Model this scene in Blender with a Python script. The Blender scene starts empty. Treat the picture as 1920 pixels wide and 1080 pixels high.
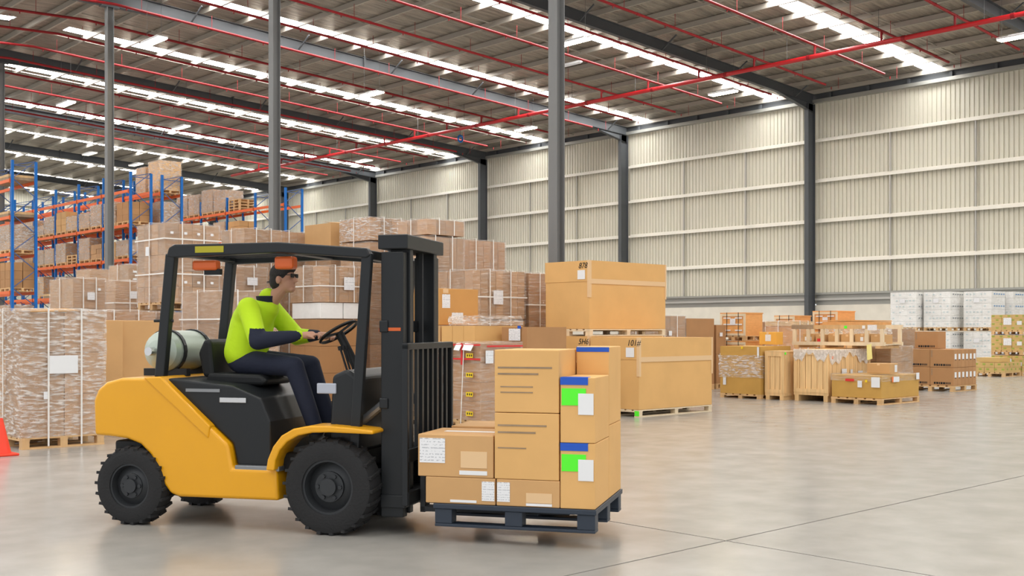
import bpy, bmesh, math, random
from mathutils import Vector, Matrix, noise

random.seed(11)
sc = bpy.context.scene
col = sc.collection

# ------------------------------------------------------------------ camera, world, exposure
cam = bpy.data.cameras.new('camera')
cam.lens = 38.86; cam.sensor_width = 36.0; cam.sensor_fit = 'HORIZONTAL'
cam.shift_y = 78.0 / 1920.0
cam.clip_end = 400
camo = bpy.data.objects.new('camera', cam); col.objects.link(camo)
camo.location = (0, 0, 1.55)
camo.rotation_euler = (math.radians(90), 0, -math.radians(43.104))
sc.camera = camo

w = bpy.data.worlds.new('overcast_sky'); sc.world = w; w.use_nodes = True
bg = w.node_tree.nodes['Background']
bg.inputs[0].default_value = (0.95, 0.97, 1.0, 1); bg.inputs[1].default_value = 1.1

SKYLIGHT = 19.0
LAMP = 60.0
sc.view_settings.view_transform = 'Standard'
sc.view_settings.look = 'None'
sc.view_settings.exposure = 0.0
sc.view_settings.gamma = 1.0
sc.view_settings.use_curve_mapping = False

# ------------------------------------------------------------------ materials
MATS = {}
def mat(name, c, rough=.6, metal=0.0, var=0.0, ns=0, na=0.0, bump=0.0, bs=30, stretch=(1, 1, 1), spec=.5, coat=0.0, rv=0.0):
    m = bpy.data.materials.new(name); m.use_nodes = True; MATS[name] = m
    N = m.node_tree.nodes; L = m.node_tree.links; P = N['Principled BSDF']
    P.inputs['Base Color'].default_value = (*c, 1); P.inputs['Roughness'].default_value = rough
    P.inputs['Metallic'].default_value = metal; P.inputs['Specular IOR Level'].default_value = spec
    P.inputs['Coat Weight'].default_value = coat
    src = None
    geo = N.new('ShaderNodeNewGeometry'); mp = N.new('ShaderNodeMapping'); mp.inputs['Scale'].default_value = stretch
    L.new(geo.outputs['Position'], mp.inputs['Vector'])
    if ns:
        t = N.new('ShaderNodeTexNoise'); t.inputs['Scale'].default_value = ns; t.inputs['Detail'].default_value = 6
        L.new(mp.outputs[0], t.inputs['Vector'])
        r = N.new('ShaderNodeMapRange'); r.inputs['From Min'].default_value = .3; r.inputs['From Max'].default_value = .7
        r.inputs['To Min'].default_value = 1 - na; r.inputs['To Max'].default_value = 1 + na * .6
        L.new(t.outputs['Fac'], r.inputs['Value'])
        mx = N.new('ShaderNodeVectorMath'); mx.operation = 'SCALE'; mx.inputs[0].default_value = c
        L.new(r.outputs[0], mx.inputs['Scale']); src = mx.outputs[0]
        if rv:
            r2 = N.new('ShaderNodeMapRange'); r2.inputs['From Min'].default_value = .3; r2.inputs['From Max'].default_value = .7
            r2.inputs['To Min'].default_value = rough - rv; r2.inputs['To Max'].default_value = rough + rv
            L.new(t.outputs['Fac'], r2.inputs['Value']); L.new(r2.outputs[0], P.inputs['Roughness'])
    if var:
        oi = N.new('ShaderNodeObjectInfo'); r = N.new('ShaderNodeMapRange')
        r.inputs['To Min'].default_value = 1 - var; r.inputs['To Max'].default_value = 1 + var * .5
        L.new(oi.outputs['Random'], r.inputs['Value'])
        mx = N.new('ShaderNodeVectorMath'); mx.operation = 'SCALE'
        if src: L.new(src, mx.inputs[0])
        else: mx.inputs[0].default_value = c
        L.new(r.outputs[0], mx.inputs['Scale']); src = mx.outputs[0]
    if src: L.new(src, P.inputs['Base Color'])
    if bump:
        t = N.new('ShaderNodeTexNoise'); t.inputs['Scale'].default_value = bs; t.inputs['Detail'].default_value = 4
        L.new(mp.outputs[0], t.inputs['Vector'])
        b = N.new('ShaderNodeBump'); b.inputs['Strength'].default_value = bump; b.inputs['Distance'].default_value = .02
        L.new(t.outputs['Fac'], b.inputs['Height']); L.new(b.outputs[0], P.inputs['Normal'])
    return m

def emis(name, c, s):
    m = bpy.data.materials.new(name); m.use_nodes = True; MATS[name] = m
    P = m.node_tree.nodes['Principled BSDF']
    P.inputs['Base Color'].default_value = (.8, .8, .8, 1)
    P.inputs['Emission Color'].default_value = (*c, 1); P.inputs['Emission Strength'].default_value = s
    return m

mat('concrete', (.37, .355, .325), .22, ns=2.4, na=.085, bump=.004, bs=3, spec=.5, rv=.03)
mat('joint_fill', (.10, .095, .085), .8)
mat('cladding', (.645, .62, .52), .42, spec=.35)
mat('dado', (.74, .70, .61), .8, ns=1.5, na=.08)
mat('steel', (.085, .092, .100), .5, spec=.3)
mat('column_grey', (.20, .202, .20), .55, spec=.3)
mat('girt', (.82, .79, .71), .4)
mat('galv', (.48, .47, .44), .4, metal=.35)
mat('flashing', (.36, .36, .33), .4, metal=.4)
mat('purlin', (.40, .37, .32), .45, metal=.25)
mat('red_pipe', (.27, .010, .014), .5, spec=.3)
mat('red_main', (.50, .012, .016), .4)
mat('blue', (.006, .13, .46), .42, spec=.3)
mat('orange', (.80, .135, .018), .42)
mat('brace', (.05, .10, .26), .45)
mat('card', (.62, .36, .15), .75, var=.10, ns=3, na=.05)
mat('card_tan', (.74, .43, .155), .72, ns=2.5, na=.05)
mat('card_ochre', (.58, .33, .075), .7, ns=3, na=.06)
mat('card_brown', (.46, .24, .10), .78, var=.10, ns=3, na=.06)
mat('card_pink', (.50, .285, .135), .7, var=.26, ns=4, na=.10)
mat('card_orange', (.80, .42, .07), .7)
mat('card_rust', (.60, .30, .085), .7, ns=3, na=.05)
mat('card_white', (.88, .885, .87), .55, var=.05, ns=5, na=.06)
mat('card_grey', (.55, .58, .55), .55)
mat('card_green', (.62, .42, .16), .7, var=.06)
mat('green_print', (.33, .40, .06), .7)
mat('tape', (.78, .53, .29), .35)
mat('wood', (.72, .46, .22), .65, var=.14, ns=9, na=.16, stretch=(1, 1, .25))
mat('wood_pale', (.80, .655, .45), .65, var=.08, ns=9, na=.10, stretch=(1, 1, .25))
mat('wood_crate', (.84, .56, .27), .6, var=.10, ns=7, na=.16, stretch=(2.5, 2.5, .22))
mat('wood_case', (.82, .40, .13), .55, var=.06, ns=6, na=.10, stretch=(1, 1, 3))
mat('wood_dark', (.34, .24, .15), .75, var=.1, ns=9, na=.2)
mat('paint_yellow', (.78, .365, .005), .32, coat=.12, ns=2, na=.03)
mat('black_paint', (.012, .014, .016), .4, spec=.35)
mat('black_plastic', (.010, .011, .012), .55, spec=.3)
mat('rubber', (.012, .012, .013), .8, bump=.25, bs=60)
mat('rim', (.035, .038, .042), .5, metal=.3)
mat('grey_metal', (.25, .26, .27), .35, metal=.6)
mat('chrome', (.6, .6, .6), .2, metal=1)
mat('gas_bottle', (.40, .46, .40), .35, metal=.2)
mat('amber', (.62, .11, .015), .4)
mat('sticker_yellow', (.38, .34, .01), .6)
mat('hivis', (.52, .78, .006), .75, bump=.3, bs=14)
mat('navy', (.008, .012, .030), .85, bump=.3, bs=14)
mat('silver_tape', (.40, .43, .50), .4)
mat('skin', (.52, .27, .175), .55)
mat('hair', (.018, .014, .012), .7, bump=.5, bs=90)
mat('boot', (.02, .018, .016), .6)
mat('navy_plastic', (.022, .033, .052), .45)
mat('cone', (.92, .055, .02), .45)
mat('label_white', (.82, .83, .84), .5)
mat('label_green', (.10, .95, .03), .6)
mat('label_blue', (.01, .09, .52), .5)
mat('label_yellow', (.88, .62, .02), .5)
mat('label_red', (.70, .03, .03), .5)
mat('label_orange', (.95, .22, .05), .5)
mat('note_yellow', (.88, .80, .30), .7)
mat('ink', (.015, .014, .013), .8)
mat('strap', (.84, .82, .78), .5)
mat('sheet_white', (.85, .85, .84), .4, bump=.4, bs=10)
mat('wire', (.12, .12, .12), .5)
mat('wheel_dirt', (.3, .29, .27), .8)
emis('skylight', (1.0, .99, .97), SKYLIGHT)
emis('lamp_lit', (1.0, .80, .50), LAMP)
emis('unlit_tube_glow', (1.0, .93, .72), 1.3)  # faint added glow that whitens the tubes of unlit lamps

def paper():
    m = bpy.data.materials.new('paper'); m.use_nodes = True; MATS['paper'] = m
    N = m.node_tree.nodes; L = m.node_tree.links; P = N['Principled BSDF']; P.inputs['Roughness'].default_value = .55
    tc = N.new('ShaderNodeTexCoord'); sp = N.new('ShaderNodeSeparateXYZ'); L.new(tc.outputs['Generated'], sp.inputs[0])
    mu = N.new('ShaderNodeMath'); mu.operation = 'MULTIPLY'; mu.inputs[1].default_value = 8; L.new(sp.outputs[2], mu.inputs[0])
    fr = N.new('ShaderNodeMath'); fr.operation = 'FRACT'; L.new(mu.outputs[0], fr.inputs[0])
    gt = N.new('ShaderNodeMath'); gt.operation = 'GREATER_THAN'; gt.inputs[1].default_value = .62; L.new(fr.outputs[0], gt.inputs[0])
    no = N.new('ShaderNodeTexNoise'); no.inputs['Scale'].default_value = 9; L.new(tc.outputs['Generated'], no.inputs['Vector'])
    g2 = N.new('ShaderNodeMath'); g2.operation = 'GREATER_THAN'; g2.inputs[1].default_value = .5; L.new(no.outputs['Fac'], g2.inputs[0])
    m2 = N.new('ShaderNodeMath'); m2.operation = 'MULTIPLY'; L.new(gt.outputs[0], m2.inputs[0]); L.new(g2.outputs[0], m2.inputs[1])
    mx = N.new('ShaderNodeMix'); mx.data_type = 'RGBA'; L.new(m2.outputs[0], mx.inputs['Factor'])
    mx.inputs['A'].default_value = (.83, .835, .85, 1); mx.inputs['B'].default_value = (.52, .53, .56, 1)
    L.new(mx.outputs['Result'], P.inputs['Base Color'])
paper()

def film(name, haze, streak, sx=(1, 1, 6), gloss=.13):
    """clear stretch film: mostly see-through, glossy wrinkled sheen and a little white haze"""
    m = bpy.data.materials.new(name); m.use_nodes = True; MATS[name] = m
    N = m.node_tree.nodes; L = m.node_tree.links
    N.remove(N['Principled BSDF']); out = N['Material Output']
    tr = N.new('ShaderNodeBsdfTransparent'); gl = N.new('ShaderNodeBsdfGlossy'); gl.inputs['Roughness'].default_value = .16
    df = N.new('ShaderNodeBsdfDiffuse'); df.inputs['Color'].default_value = (.88, .84, .79, 1)
    tc = N.new('ShaderNodeNewGeometry'); mp = N.new('ShaderNodeMapping'); mp.inputs['Scale'].default_value = sx
    mp.inputs['Rotation'].default_value = (.25, .2, 0)
    L.new(tc.outputs['Position'], mp.inputs[0])
    no = N.new('ShaderNodeTexNoise'); no.inputs['Scale'].default_value = 5; no.inputs['Detail'].default_value = 5; L.new(mp.outputs[0], no.inputs['Vector'])
    bp = N.new('ShaderNodeBump'); bp.inputs['Strength'].default_value = .9; bp.inputs['Distance'].default_value = .05
    L.new(no.outputs['Fac'], bp.inputs['Height']); L.new(bp.outputs[0], gl.inputs['Normal'])
    r = N.new('ShaderNodeMapRange'); r.inputs['From Min'].default_value = .45; r.inputs['From Max'].default_value = .66
    r.inputs['To Min'].default_value = haze; r.inputs['To Max'].default_value = haze + streak; L.new(no.outputs['Fac'], r.inputs['Value'])  # white streaks mixed into the film imitate highlights on its wrinkles
    m1 = N.new('ShaderNodeMixShader'); L.new(r.outputs[0], m1.inputs[0]); L.new(tr.outputs[0], m1.inputs[1]); L.new(df.outputs[0], m1.inputs[2])
    m2 = N.new('ShaderNodeMixShader'); m2.inputs[0].default_value = gloss; L.new(m1.outputs[0], m2.inputs[1]); L.new(gl.outputs[0], m2.inputs[2])
    L.new(m2.outputs[0], out.inputs['Surface'])
film('film', .025, .20)
film('film_light', .10, .10, gloss=.05)
film('film_heavy', .05, .62, (1.4, 1.4, 7))

def roof_mat():
    m = mat('roof_foil', (.37, .325, .27), .33, metal=.6, ns=1.1, na=.42, stretch=(.7, 5.5, 1))
    N = m.node_tree.nodes; L = m.node_tree.links; P = N['Principled BSDF']
    g = N.new('ShaderNodeNewGeometry'); mp = N.new('ShaderNodeMapping'); mp.inputs['Scale'].default_value = (.9, 7.5, 1)
    L.new(g.outputs['Position'], mp.inputs[0])
    t = N.new('ShaderNodeTexNoise'); t.inputs['Scale'].default_value = 1.6; t.inputs['Detail'].default_value = 5; L.new(mp.outputs[0], t.inputs['Vector'])
    b = N.new('ShaderNodeBump'); b.inputs['Strength'].default_value = 1.0; b.inputs['Distance'].default_value = .16
    L.new(t.outputs['Fac'], b.inputs['Height']); L.new(b.outputs[0], P.inputs['Normal'])
roof_mat()

def M(n): return MATS[n]

# ------------------------------------------------------------------ mesh helpers
def link(o, parent=None):
    col.objects.link(o)
    if parent is not None: o.parent = parent
    return o

def tag(o, label=None, cat=None, group=None, kind=None):
    if label: o['label'] = label
    if cat: o['category'] = cat
    if group: o['group'] = group
    if kind: o['kind'] = kind
    return o

def thing(name, label, cat, loc=(0, 0, 0), rz=0.0, group=None):
    o = bpy.data.objects.new(name, None); o.empty_display_size = .1; col.objects.link(o)
    o.location = loc; o.rotation_euler = (0, 0, rz)
    return tag(o, label, cat, group)

class MB:
    def __init__(s): s.v = []; s.f = []; s.m = []
    def quad(s, pts, mi=0):
        n = len(s.v); s.v += [tuple(p) for p in pts]; s.f.append(tuple(range(n, n + len(pts)))); s.m.append(mi); return s
    def box(s, x0, y0, z0, x1, y1, z1, mi=0):
        n = len(s.v)
        s.v += [(x0, y0, z0), (x1, y0, z0), (x1, y1, z0), (x0, y1, z0), (x0, y0, z1), (x1, y0, z1), (x1, y1, z1), (x0, y1, z1)]
        for q in ((0, 3, 2, 1), (4, 5, 6, 7), (0, 1, 5, 4), (1, 2, 6, 5), (2, 3, 7, 6), (3, 0, 4, 7)):
            s.f.append(tuple(n + i for i in q)); s.m.append(mi)
        return s
    def bar(s, p, q, wx, wy, mi=0, up=(0, 0, 1)):
        """rectangular bar from p to q, section wx by wy"""
        p = Vector(p); q = Vector(q); d = (q - p).normalized(); u = Vector(up)
        if abs(d.dot(u)) > .98: u = Vector((1, 0, 0))
        a = d.cross(u).normalized() * wx / 2; b = a.cross(d).normalized() * wy / 2
        n = len(s.v)
        for c in (p, q): s.v += [tuple(c - a - b), tuple(c + a - b), tuple(c + a + b), tuple(c - a + b)]
        for k in ((0, 3, 2, 1), (4, 5, 6, 7), (0, 1, 5, 4), (1, 2, 6, 5), (2, 3, 7, 6), (3, 0, 4, 7)):
            s.f.append(tuple(n + i for i in k)); s.m.append(mi)
        return s
    def tube(s, p, q, r, n=10, r2=None, mi=0):
        p = Vector(p); q = Vector(q); d = (q - p).normalized(); r2 = r if r2 is None else r2
        u = Vector((0, 0, 1)) if abs(d.z) < .9 else Vector((1, 0, 0))
        a = d.cross(u).normalized(); b = a.cross(d)
        k = len(s.v)
        for c, rr in ((p, r), (q, r2)):
            for i in range(n):
                t = 2 * math.pi * i / n; s.v.append(tuple(c + (a * math.cos(t) + b * math.sin(t)) * rr))
        for i in range(n):
            j = (i + 1) % n; s.f.append((k + i, k + j, k + n + j, k + n + i)); s.m.append(mi)
        s.f.append(tuple(k + i for i in reversed(range(n)))); s.f.append(tuple(k + n + i for i in range(n))); s.m += [mi, mi]
        return s
    def prism(s, prof, y0, y1, mi=0):
        """profile in (x,z), extruded along y"""
        n = len(prof); k = len(s.v)
        s.v += [(x, y0, z) for x, z in prof] + [(x, y1, z) for x, z in prof]
        for i in range(n):
            j = (i + 1) % n; s.f.append((k + i, k + j, k + n + j, k + n + i)); s.m.append(mi)
        s.f.append(tuple(k + i for i in reversed(range(n)))); s.f.append(tuple(k + n + i for i in range(n))); s.m += [mi, mi]
        return s
    def lathe(s, prof, c, axis='y', n=40, mi=0):
        """profile list of (radius, offset) closed ring about an axis through c"""
        k = len(s.v); m = len(prof)
        for i in range(n):
            t = 2 * math.pi * i / n
            for r, o in prof:
                if axis == 'y': s.v.append((c[0] + r * math.cos(t), c[1] + o, c[2] + r * math.sin(t)))
                else: s.v.append((c[0] + r * math.cos(t), c[1] + r * math.sin(t), c[2] + o))
        for i in range(n):
            i2 = (i + 1) % n
            for j in range(m):
                j2 = (j + 1) % m
                s.f.append((k + i * m + j, k + i * m + j2, k + i2 * m + j2, k + i2 * m + j)); s.m.append(mi)
        return s
    def mesh(s, name, mats):
        me = bpy.data.meshes.new(name); me.from_pydata(s.v, [], s.f)
        for x in (mats if isinstance(mats, (list, tuple)) else [mats]): me.materials.append(M(x))
        if isinstance(mats, (list, tuple)):
            for p, i in zip(me.polygons, s.m): p.material_index = i
        bm = bmesh.new(); bm.from_mesh(me); bmesh.ops.recalc_face_normals(bm, faces=bm.faces); bm.to_mesh(me); bm.free()
        return me
    def build(s, name, mats, parent=None, loc=(0, 0, 0), smooth=False, bevel=0, seg=2):
        me = s.mesh(name, mats); o = bpy.data.objects.new(name, me); link(o, parent); o.location = loc
        if smooth:
            for p in me.polygons: p.use_smooth = True
            me.set_sharp_from_angle(angle=math.radians(40))
        if bevel:
            b = o.modifiers.new('bevel', 'BEVEL'); b.width = bevel; b.segments = seg; b.limit_method = 'ANGLE'; b.angle_limit = math.radians(25)
            b.harden_normals = False
        return o

UNIT = {}
def pc(name, m, parent, x0, y0, z0, x1, y1, z1, rot=None):
    """one box-shaped piece; pieces of one material share a unit mesh"""
    if m not in UNIT: UNIT[m] = MB().box(-.5, -.5, -.5, .5, .5, .5).mesh('piece', m)
    o = bpy.data.objects.new(name, UNIT[m]); link(o, parent)
    o.location = ((x0 + x1) / 2, (y0 + y1) / 2, (z0 + z1) / 2); o.scale = (x1 - x0, y1 - y0, z1 - z0)
    if rot: o.rotation_euler = rot
    return o

# ================================================================== THE BUILDING
XW, XF, Y0, BAY = 47.7, 17.65, 29.4, 12.0
YN, YE = -18.6, 101.4
SL = .05
def rz(X): return 14.07 - SL * abs(X - XF)          # underside of the rafters

# floor: slabs with sawn joints
fl = MB().box(-14, -30, -.25, 48, 102, -.02).build('floor', 'joint_fill'); tag(fl, kind='structure')
xs = [6.69 + 9.08 * k for k in range(-3, 6)]; ys = [4.85 + 9.08 * k for k in range(-4, 12)]
xs = [-14] + [x for x in xs if -14 < x < 48] + [48]; ys = [-30] + [y for y in ys if -30 < y < 102] + [102]
g = .009
for i in range(len(xs) - 1):
    for j in range(len(ys) - 1):
        pc('slab', 'concrete', fl, xs[i] + g, ys[j] + g, -.02, xs[i + 1] - g, ys[j + 1] - g, 0)

# right wall: profiled sheet above a concrete dado
def ribs(length, z0, z1, per=.2135, d=.045):
    mb = MB(); y = 0.0; pts = []
    while y < length:
        pts += [(y, 0), (y + per * .70, 0), (y + per * .74, d), (y + per * .96, d)]
        y += per
    pts.append((length, 0))
    for (a, da), (b, db) in zip(pts[:-1], pts[1:]): mb.quad([(da, a, z0), (db, b, z0), (db, b, z1), (da, a, z1)])
    return mb
DADO = 2.74
wr = ribs(YE - YN, DADO + .06, 12.62).build('wall_right', 'cladding', loc=(XW + .18, YN, 0)); tag(wr, kind='structure')
def wpiece(name, m, x0, y0, z0, x1, y1, z1): return pc(name, m, wr, x0 - XW - .18, y0 - YN, z0, x1 - XW - .18, y1 - YN, z1)
wpiece('dado_panel', 'dado', XW + .02, YN, -.02, XW + .30, YE, DADO)
GZ = [4.92, 6.87, 8.83, 10.80]
girt_me = {}
frames = [Y0 + BAY * n for n in range(-4, 7)]
for a, b in zip(frames[:-1], frames[1:]):
    for z in GZ:
        key = 'g'
        if key not in girt_me:
            L_ = BAY - .26
            girt_me[key] = (MB().box(0, 0, -.005, .20, L_, .005).box(0, 0, -.11, .012, L_, .005).box(.19, 0, -.005, .20, L_, .08)
                            .box(0, 0, -.12, .05, L_, -.11)).mesh('girt', 'girt')
        o = bpy.data.objects.new('girt', girt_me[key]); link(o, wr); o.location = (-.215, a + .13 - YN, z)
    for z, m in ((3.02, 'galv'), (3.30, 'flashing')):
        wpiece('sill_girt', m, XW - .06, a + .13, z - .05, XW + .17, b - .13, z + .05)
    wpiece('sill_flashing', 'flashing', XW + .06, a + .13, DADO + .003, XW + .17, b - .13, 3.25)
    for k in (1, 2):
        y = a + BAY * k / 3
        for z0, z1 in zip([3.30] + GZ[:-1], GZ):
            wpiece('bridging_channel', 'galv', XW + .02, y - .03, z0 + .06, XW + .12, y + .03, z1 - .10)
for a, b in zip(frames[:-1], frames[1:]):
    wpiece('eave_recess_shade', 'steel', XW + .08, a, 12.76, XW + .17, b, 13.22)  # dark panel standing in for the shaded recess above the eave
    for q in range(6): wpiece('eave_bracket', 'steel', XW - .06, a + 1.0 + q * 2.0, 12.76, XW + .08, a + 1.12 + q * 2.0, 13.0)
    wpiece('eave_flashing', 'flashing', XW - .10, a, 12.60, XW + .17, b, 12.76)

# end wall
we = ribs(62, DADO, 14.4).build('wall_far', 'cladding', loc=(48, YE, 0)); we.rotation_euler = (0, 0, math.radians(90)); tag(we, kind='structure')
for z in GZ + [3.1, 12.6]: pc('girt', 'galv', we, -.25, 0, z - .06, -.03, 62, z + .06)
pc('dado_panel', 'dado', we, -.1, 0, -.02, .15, 62, DADO)

# ceiling: roof sheets with insulation foil, purlins, translucent strips
ZR = .67                                                            # roof underside above rafter underside
ystrips = [23.3 + 8.43 * k for k in range(-5, 10)]
HW = .45
cuts = [YN]
for y in ystrips:
    if y - HW > YN and y + HW < YE: cuts += [y - HW, y + HW]
cuts.append(YE)
XL = -12.4
roof = MB()
for k in range(0, len(cuts), 2):
    a, b = cuts[k], cuts[k + 1]
    for xa, xb in ((XL, XF), (XF, XW + .3)):
        roof.quad([(xa, a, rz(xa) + ZR), (xb, a, rz(xb) + ZR), (xb, b, rz(xb) + ZR), (xa, b, rz(xa) + ZR)])
        roof.quad([(xa, a, rz(xa) + ZR + .12), (xb, a, rz(xb) + ZR + .12), (xb, b, rz(xb) + ZR + .12), (xa, b, rz(xa) + ZR + .12)])
# ridge strip closes the gaps where the translucent sheets stop
for k in range(1, len(cuts) - 1, 2):
    a, b = cuts[k], cuts[k + 1]
    for xa, xb in ((XF - 1.1, XF), (XF, XF + 1.1)):
        roof.quad([(xa, a, rz(xa) + ZR), (xb, a, rz(xb) + ZR), (xb, b, rz(xb) + ZR), (xa, b, rz(xa) + ZR)])
ceil = roof.build('ceiling', 'roof_foil'); tag(ceil, kind='structure')
for k in range(1, len(cuts) - 1, 2):
    a, b = cuts[k], cuts[k + 1]
    for xa, xb in ((XL, XF - 1.1), (XF + 1.1, XW + .3)):
        MB().quad([(xa, b, rz(xa) + ZR + .05), (xb, b, rz(xb) + ZR + .05), (xb, a, rz(xb) + ZR + .05), (xa, a, rz(xa) + ZR + .05)]).build('skylight_sheet', 'skylight', ceil)
NP = 17
pur_me = (MB().box(-.045, 0, 0, .045, YE - YN, .008).box(-.045, 0, 0, -.037, YE - YN, .21).box(-.045, 0, .202, .045, YE - YN, .21)
          .box(.037, 0, 0, .045, YE - YN, .03)).mesh('purlin', 'purlin')
for side in (1, -1):
    for k in range(NP + 1):
        X = XF + side * (.35 + k * (29.6 / NP))
        o = bpy.data.objects.new('purlin', pur_me); link(o, ceil); o.location = (X, YN, rz(X) + .45)
# bridging rods between the purlins
for a in frames[:-1]:
    for k in (1, 2):
        y = a + BAY * k / 3
        MB().bar((XF + .4, y, rz(XF + .4) + .55), (XW - .2, y, rz(XW - .2) + .55), .04, .04).build('bridging_rod', 'purlin', ceil)

# steel columns and rafters
def ibeam_v(w_, d_, z0, z1, t=.018):
    """I section standing up; flanges face -x and +x, origin at the section centre"""
    return (MB().box(-d_ / 2, -w_ / 2, z0, -d_ / 2 + t, w_ / 2, z1).box(d_ / 2 - t, -w_ / 2, z0, d_ / 2, w_ / 2, z1)
            .box(-d_ / 2 + t, -.008, z0, d_ / 2 - t, .008, z1))
INNER = {-2: 'dark grey steel column just outside the forklift lane', -1: 'wide grey steel column rising behind the large plain cartons on white pallets',
         0: 'grey steel column rising straight up behind the forklift guard and driver', 1: 'grey steel column in front of the blue racks, behind the tall wrapped tower',
         2: 'dark steel column cut off by the left edge of the picture', 3: 'steel column hidden among the pallet racks', 4: 'far steel column beyond the racks', }
for n in (-1, 0, 1, 2):
    y = Y0 + BAY * n
    t = thing('steel_column', INNER[n], 'column', (XF, y, 0), group='inner row of steel columns')
    ibeam_v(.26, .26, .03, 13.86).build('shaft', 'column_grey', t)
    MB().box(-.25, -.25, 0, .25, .25, .03).build('base_plate', 'steel', t)
    MB().box(-.35, -.14, 13.86, .35, .14, 13.90).build('cap_plate', 'steel', t)
WALLC = {-1: 'steel wall column beyond the right edge, by the white stacks', 0: 'tall dark steel wall column behind the strapped timber crates',
         1: 'blue-grey steel wall column above the upper plain carton', 2: 'dark steel wall column above the wrapped carton stacks',
         3: 'dark steel wall column above the opened carton on the wrapped stacks', 4: 'distant steel wall column behind the rack end frame', 5: 'furthest steel wall column behind the racks'}
for n in range(0, 6):
    y = Y0 + BAY * n
    t = thing('wall_mounted_column', WALLC[n], 'column', (XW - .32, y, 0), group='steel columns along the metal wall')
    ibeam_v(.23, .60, .03, rz(XW) - .02).build('shaft', 'steel', t)
    MB().box(-.36, -.16, 0, .33, .16, .03).build('base_plate', 'steel', t)
RAFT = {-1: 'dark roof rafter crossing the upper right corner', 0: 'dark steel roof rafter meeting the column behind the strapped crates',
        1: 'pale blue-lit steel roof rafter crossing the middle of the roof', 2: 'dark roof rafter meeting the wall above the wrapped stacks',
        3: 'dark roof rafter above the middle pallet racks', 4: 'distant dark roof rafter above the racks', 5: 'furthest dark roof rafter above the racks'}
for n in range(-1, 6):
    y = Y0 + BAY * n
    t = thing('roof_rafter', RAFT[n], 'rafter', (0, y, 0), group='roof rafters')
    for xa, xb, nm in ((XF, XW - .05, 'beam'), (XF, XL + .3, 'beam')):
        sg = 1 if xb > xa else -1
        mb = MB()
        za, zb = rz(xa), rz(xb)
        for o_, hh, wd in ((0, .018, .20), (.432, .018, .20)):
            mb.v += [(xa, -wd / 2, za + o_), (xb, -wd / 2, zb + o_), (xb, wd / 2, zb + o_), (xa, wd / 2, za + o_),
                     (xa, -wd / 2, za + o_ + hh), (xb, -wd / 2, zb + o_ + hh), (xb, wd / 2, zb + o_ + hh), (xa, wd / 2, za + o_ + hh)]
            k = len(mb.v) - 8
            for q in ((0, 3, 2, 1), (4, 5, 6, 7), (0, 1, 5, 4), (1, 2, 6, 5), (2, 3, 7, 6), (3, 0, 4, 7)): mb.f.append(tuple(k + i for i in q)); mb.m.append(0)
        mb.prism([(xa, za + .018), (xb, zb + .018), (xb, zb + .432), (xa, za + .432)], -.008, .008)
        mb.build(nm, 'steel', t)
        # haunches
        for hx, ln, dp in ((xa, 3.4 * sg, .16), (xb, -3.0 * sg, .42)):
            zz = rz(hx); ze = rz(hx + ln)
            hb = MB().prism([(hx, zz), (hx + ln, ze), (hx, zz - dp)], -.008, .008)
            hb.quad([(hx, -.1, zz - dp), (hx + ln, -.1, ze - .004), (hx + ln, .1, ze - .004), (hx, .1, zz - dp)])
            hb.quad([(hx, -.1, zz - dp - .015), (hx + ln, -.1, ze - .019), (hx + ln, .1, ze - .019), (hx, .1, zz - dp - .015)])
            hb.build('haunch', 'steel', t)
    for X in (21, 26, 31, 36, 41, 46):
        for s in (-1,):
            MB().bar((X, s * .06, rz(X) + .03), (X + .1, s * .75, rz(X) + .56), .05, .05).build('fly_brace', 'steel', t)
    for X in (29.5,):
        MB().box(X - .03, -.11, rz(X) - .03, X + .03, .11, rz(X) + .53).build('splice_plate', 'steel', t)

# sprinkler pipework: one connected network
spr = thing('sprinkler_pipework', 'red sprinkler pipes running under the whole warehouse roof', 'pipework', (0, 0, 0))
def pz(X): return rz(X) - .22
XM = 38.6
for k in range(-4, 18):
    y = 18.05 + 2.84 * k
    mb = MB()
    xa, xb = 44.1, 6.0
    mb.tube((XF, y, pz(XF)), (xa, y, pz(xa)), .052, 8).tube((XF, y, pz(XF)), (xb, y, pz(xb)), .052, 8)
    b = mb.build('branch_pipe', 'red_pipe', spr, smooth=True)
    hb = MB()
    for i in range(12):
        X = 44.6 - i * 2.95
        hb.tube((X, y, pz(X) - .12), (X, y, pz(X)), .022, 6).tube((X + .6, y, pz(X + .6) + .04), (X + .6, y, pz(X + .6) + .55), .010, 5)
    tag(hb.build('sprinkler_heads', 'red_pipe', b), kind='stuff')
    cb = MB()
    for i in range(6):
        X = 43.0 - i * 5.9; cb.tube((X - .05, y, pz(X - .05)), (X + .05, y, pz(X + .05)), .06, 8)
    tag(cb.build('couplings', 'red_pipe', b), kind='stuff')
    MB().tube((XM, y, pz(XM) - .42), (XM, y, pz(XM)), .045, 8).build('riser', 'red_pipe', spr, smooth=True)
mp_ = MB().tube((XM, 6, pz(XM) - .45), (XM, 70, pz(XM) - .45), .092, 12).build('main_pipe', 'red_main', spr, smooth=True)
cb = MB(); hb = MB()
for i in range(16):
    y = 8 + i * 4.0; cb.tube((XM, y - .07, pz(XM) - .45), (XM, y + .07, pz(XM) - .45), .105, 10)
    hb.tube((XM, y + 1, pz(XM) - .42), (XM, y + 1, pz(XM) + .85), .010, 5)
tag(cb.build('pipe_couplings', 'red_pipe', mp_), kind='stuff'); tag(hb.build('hanger_rods', 'wire', mp_), kind='stuff')

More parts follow.
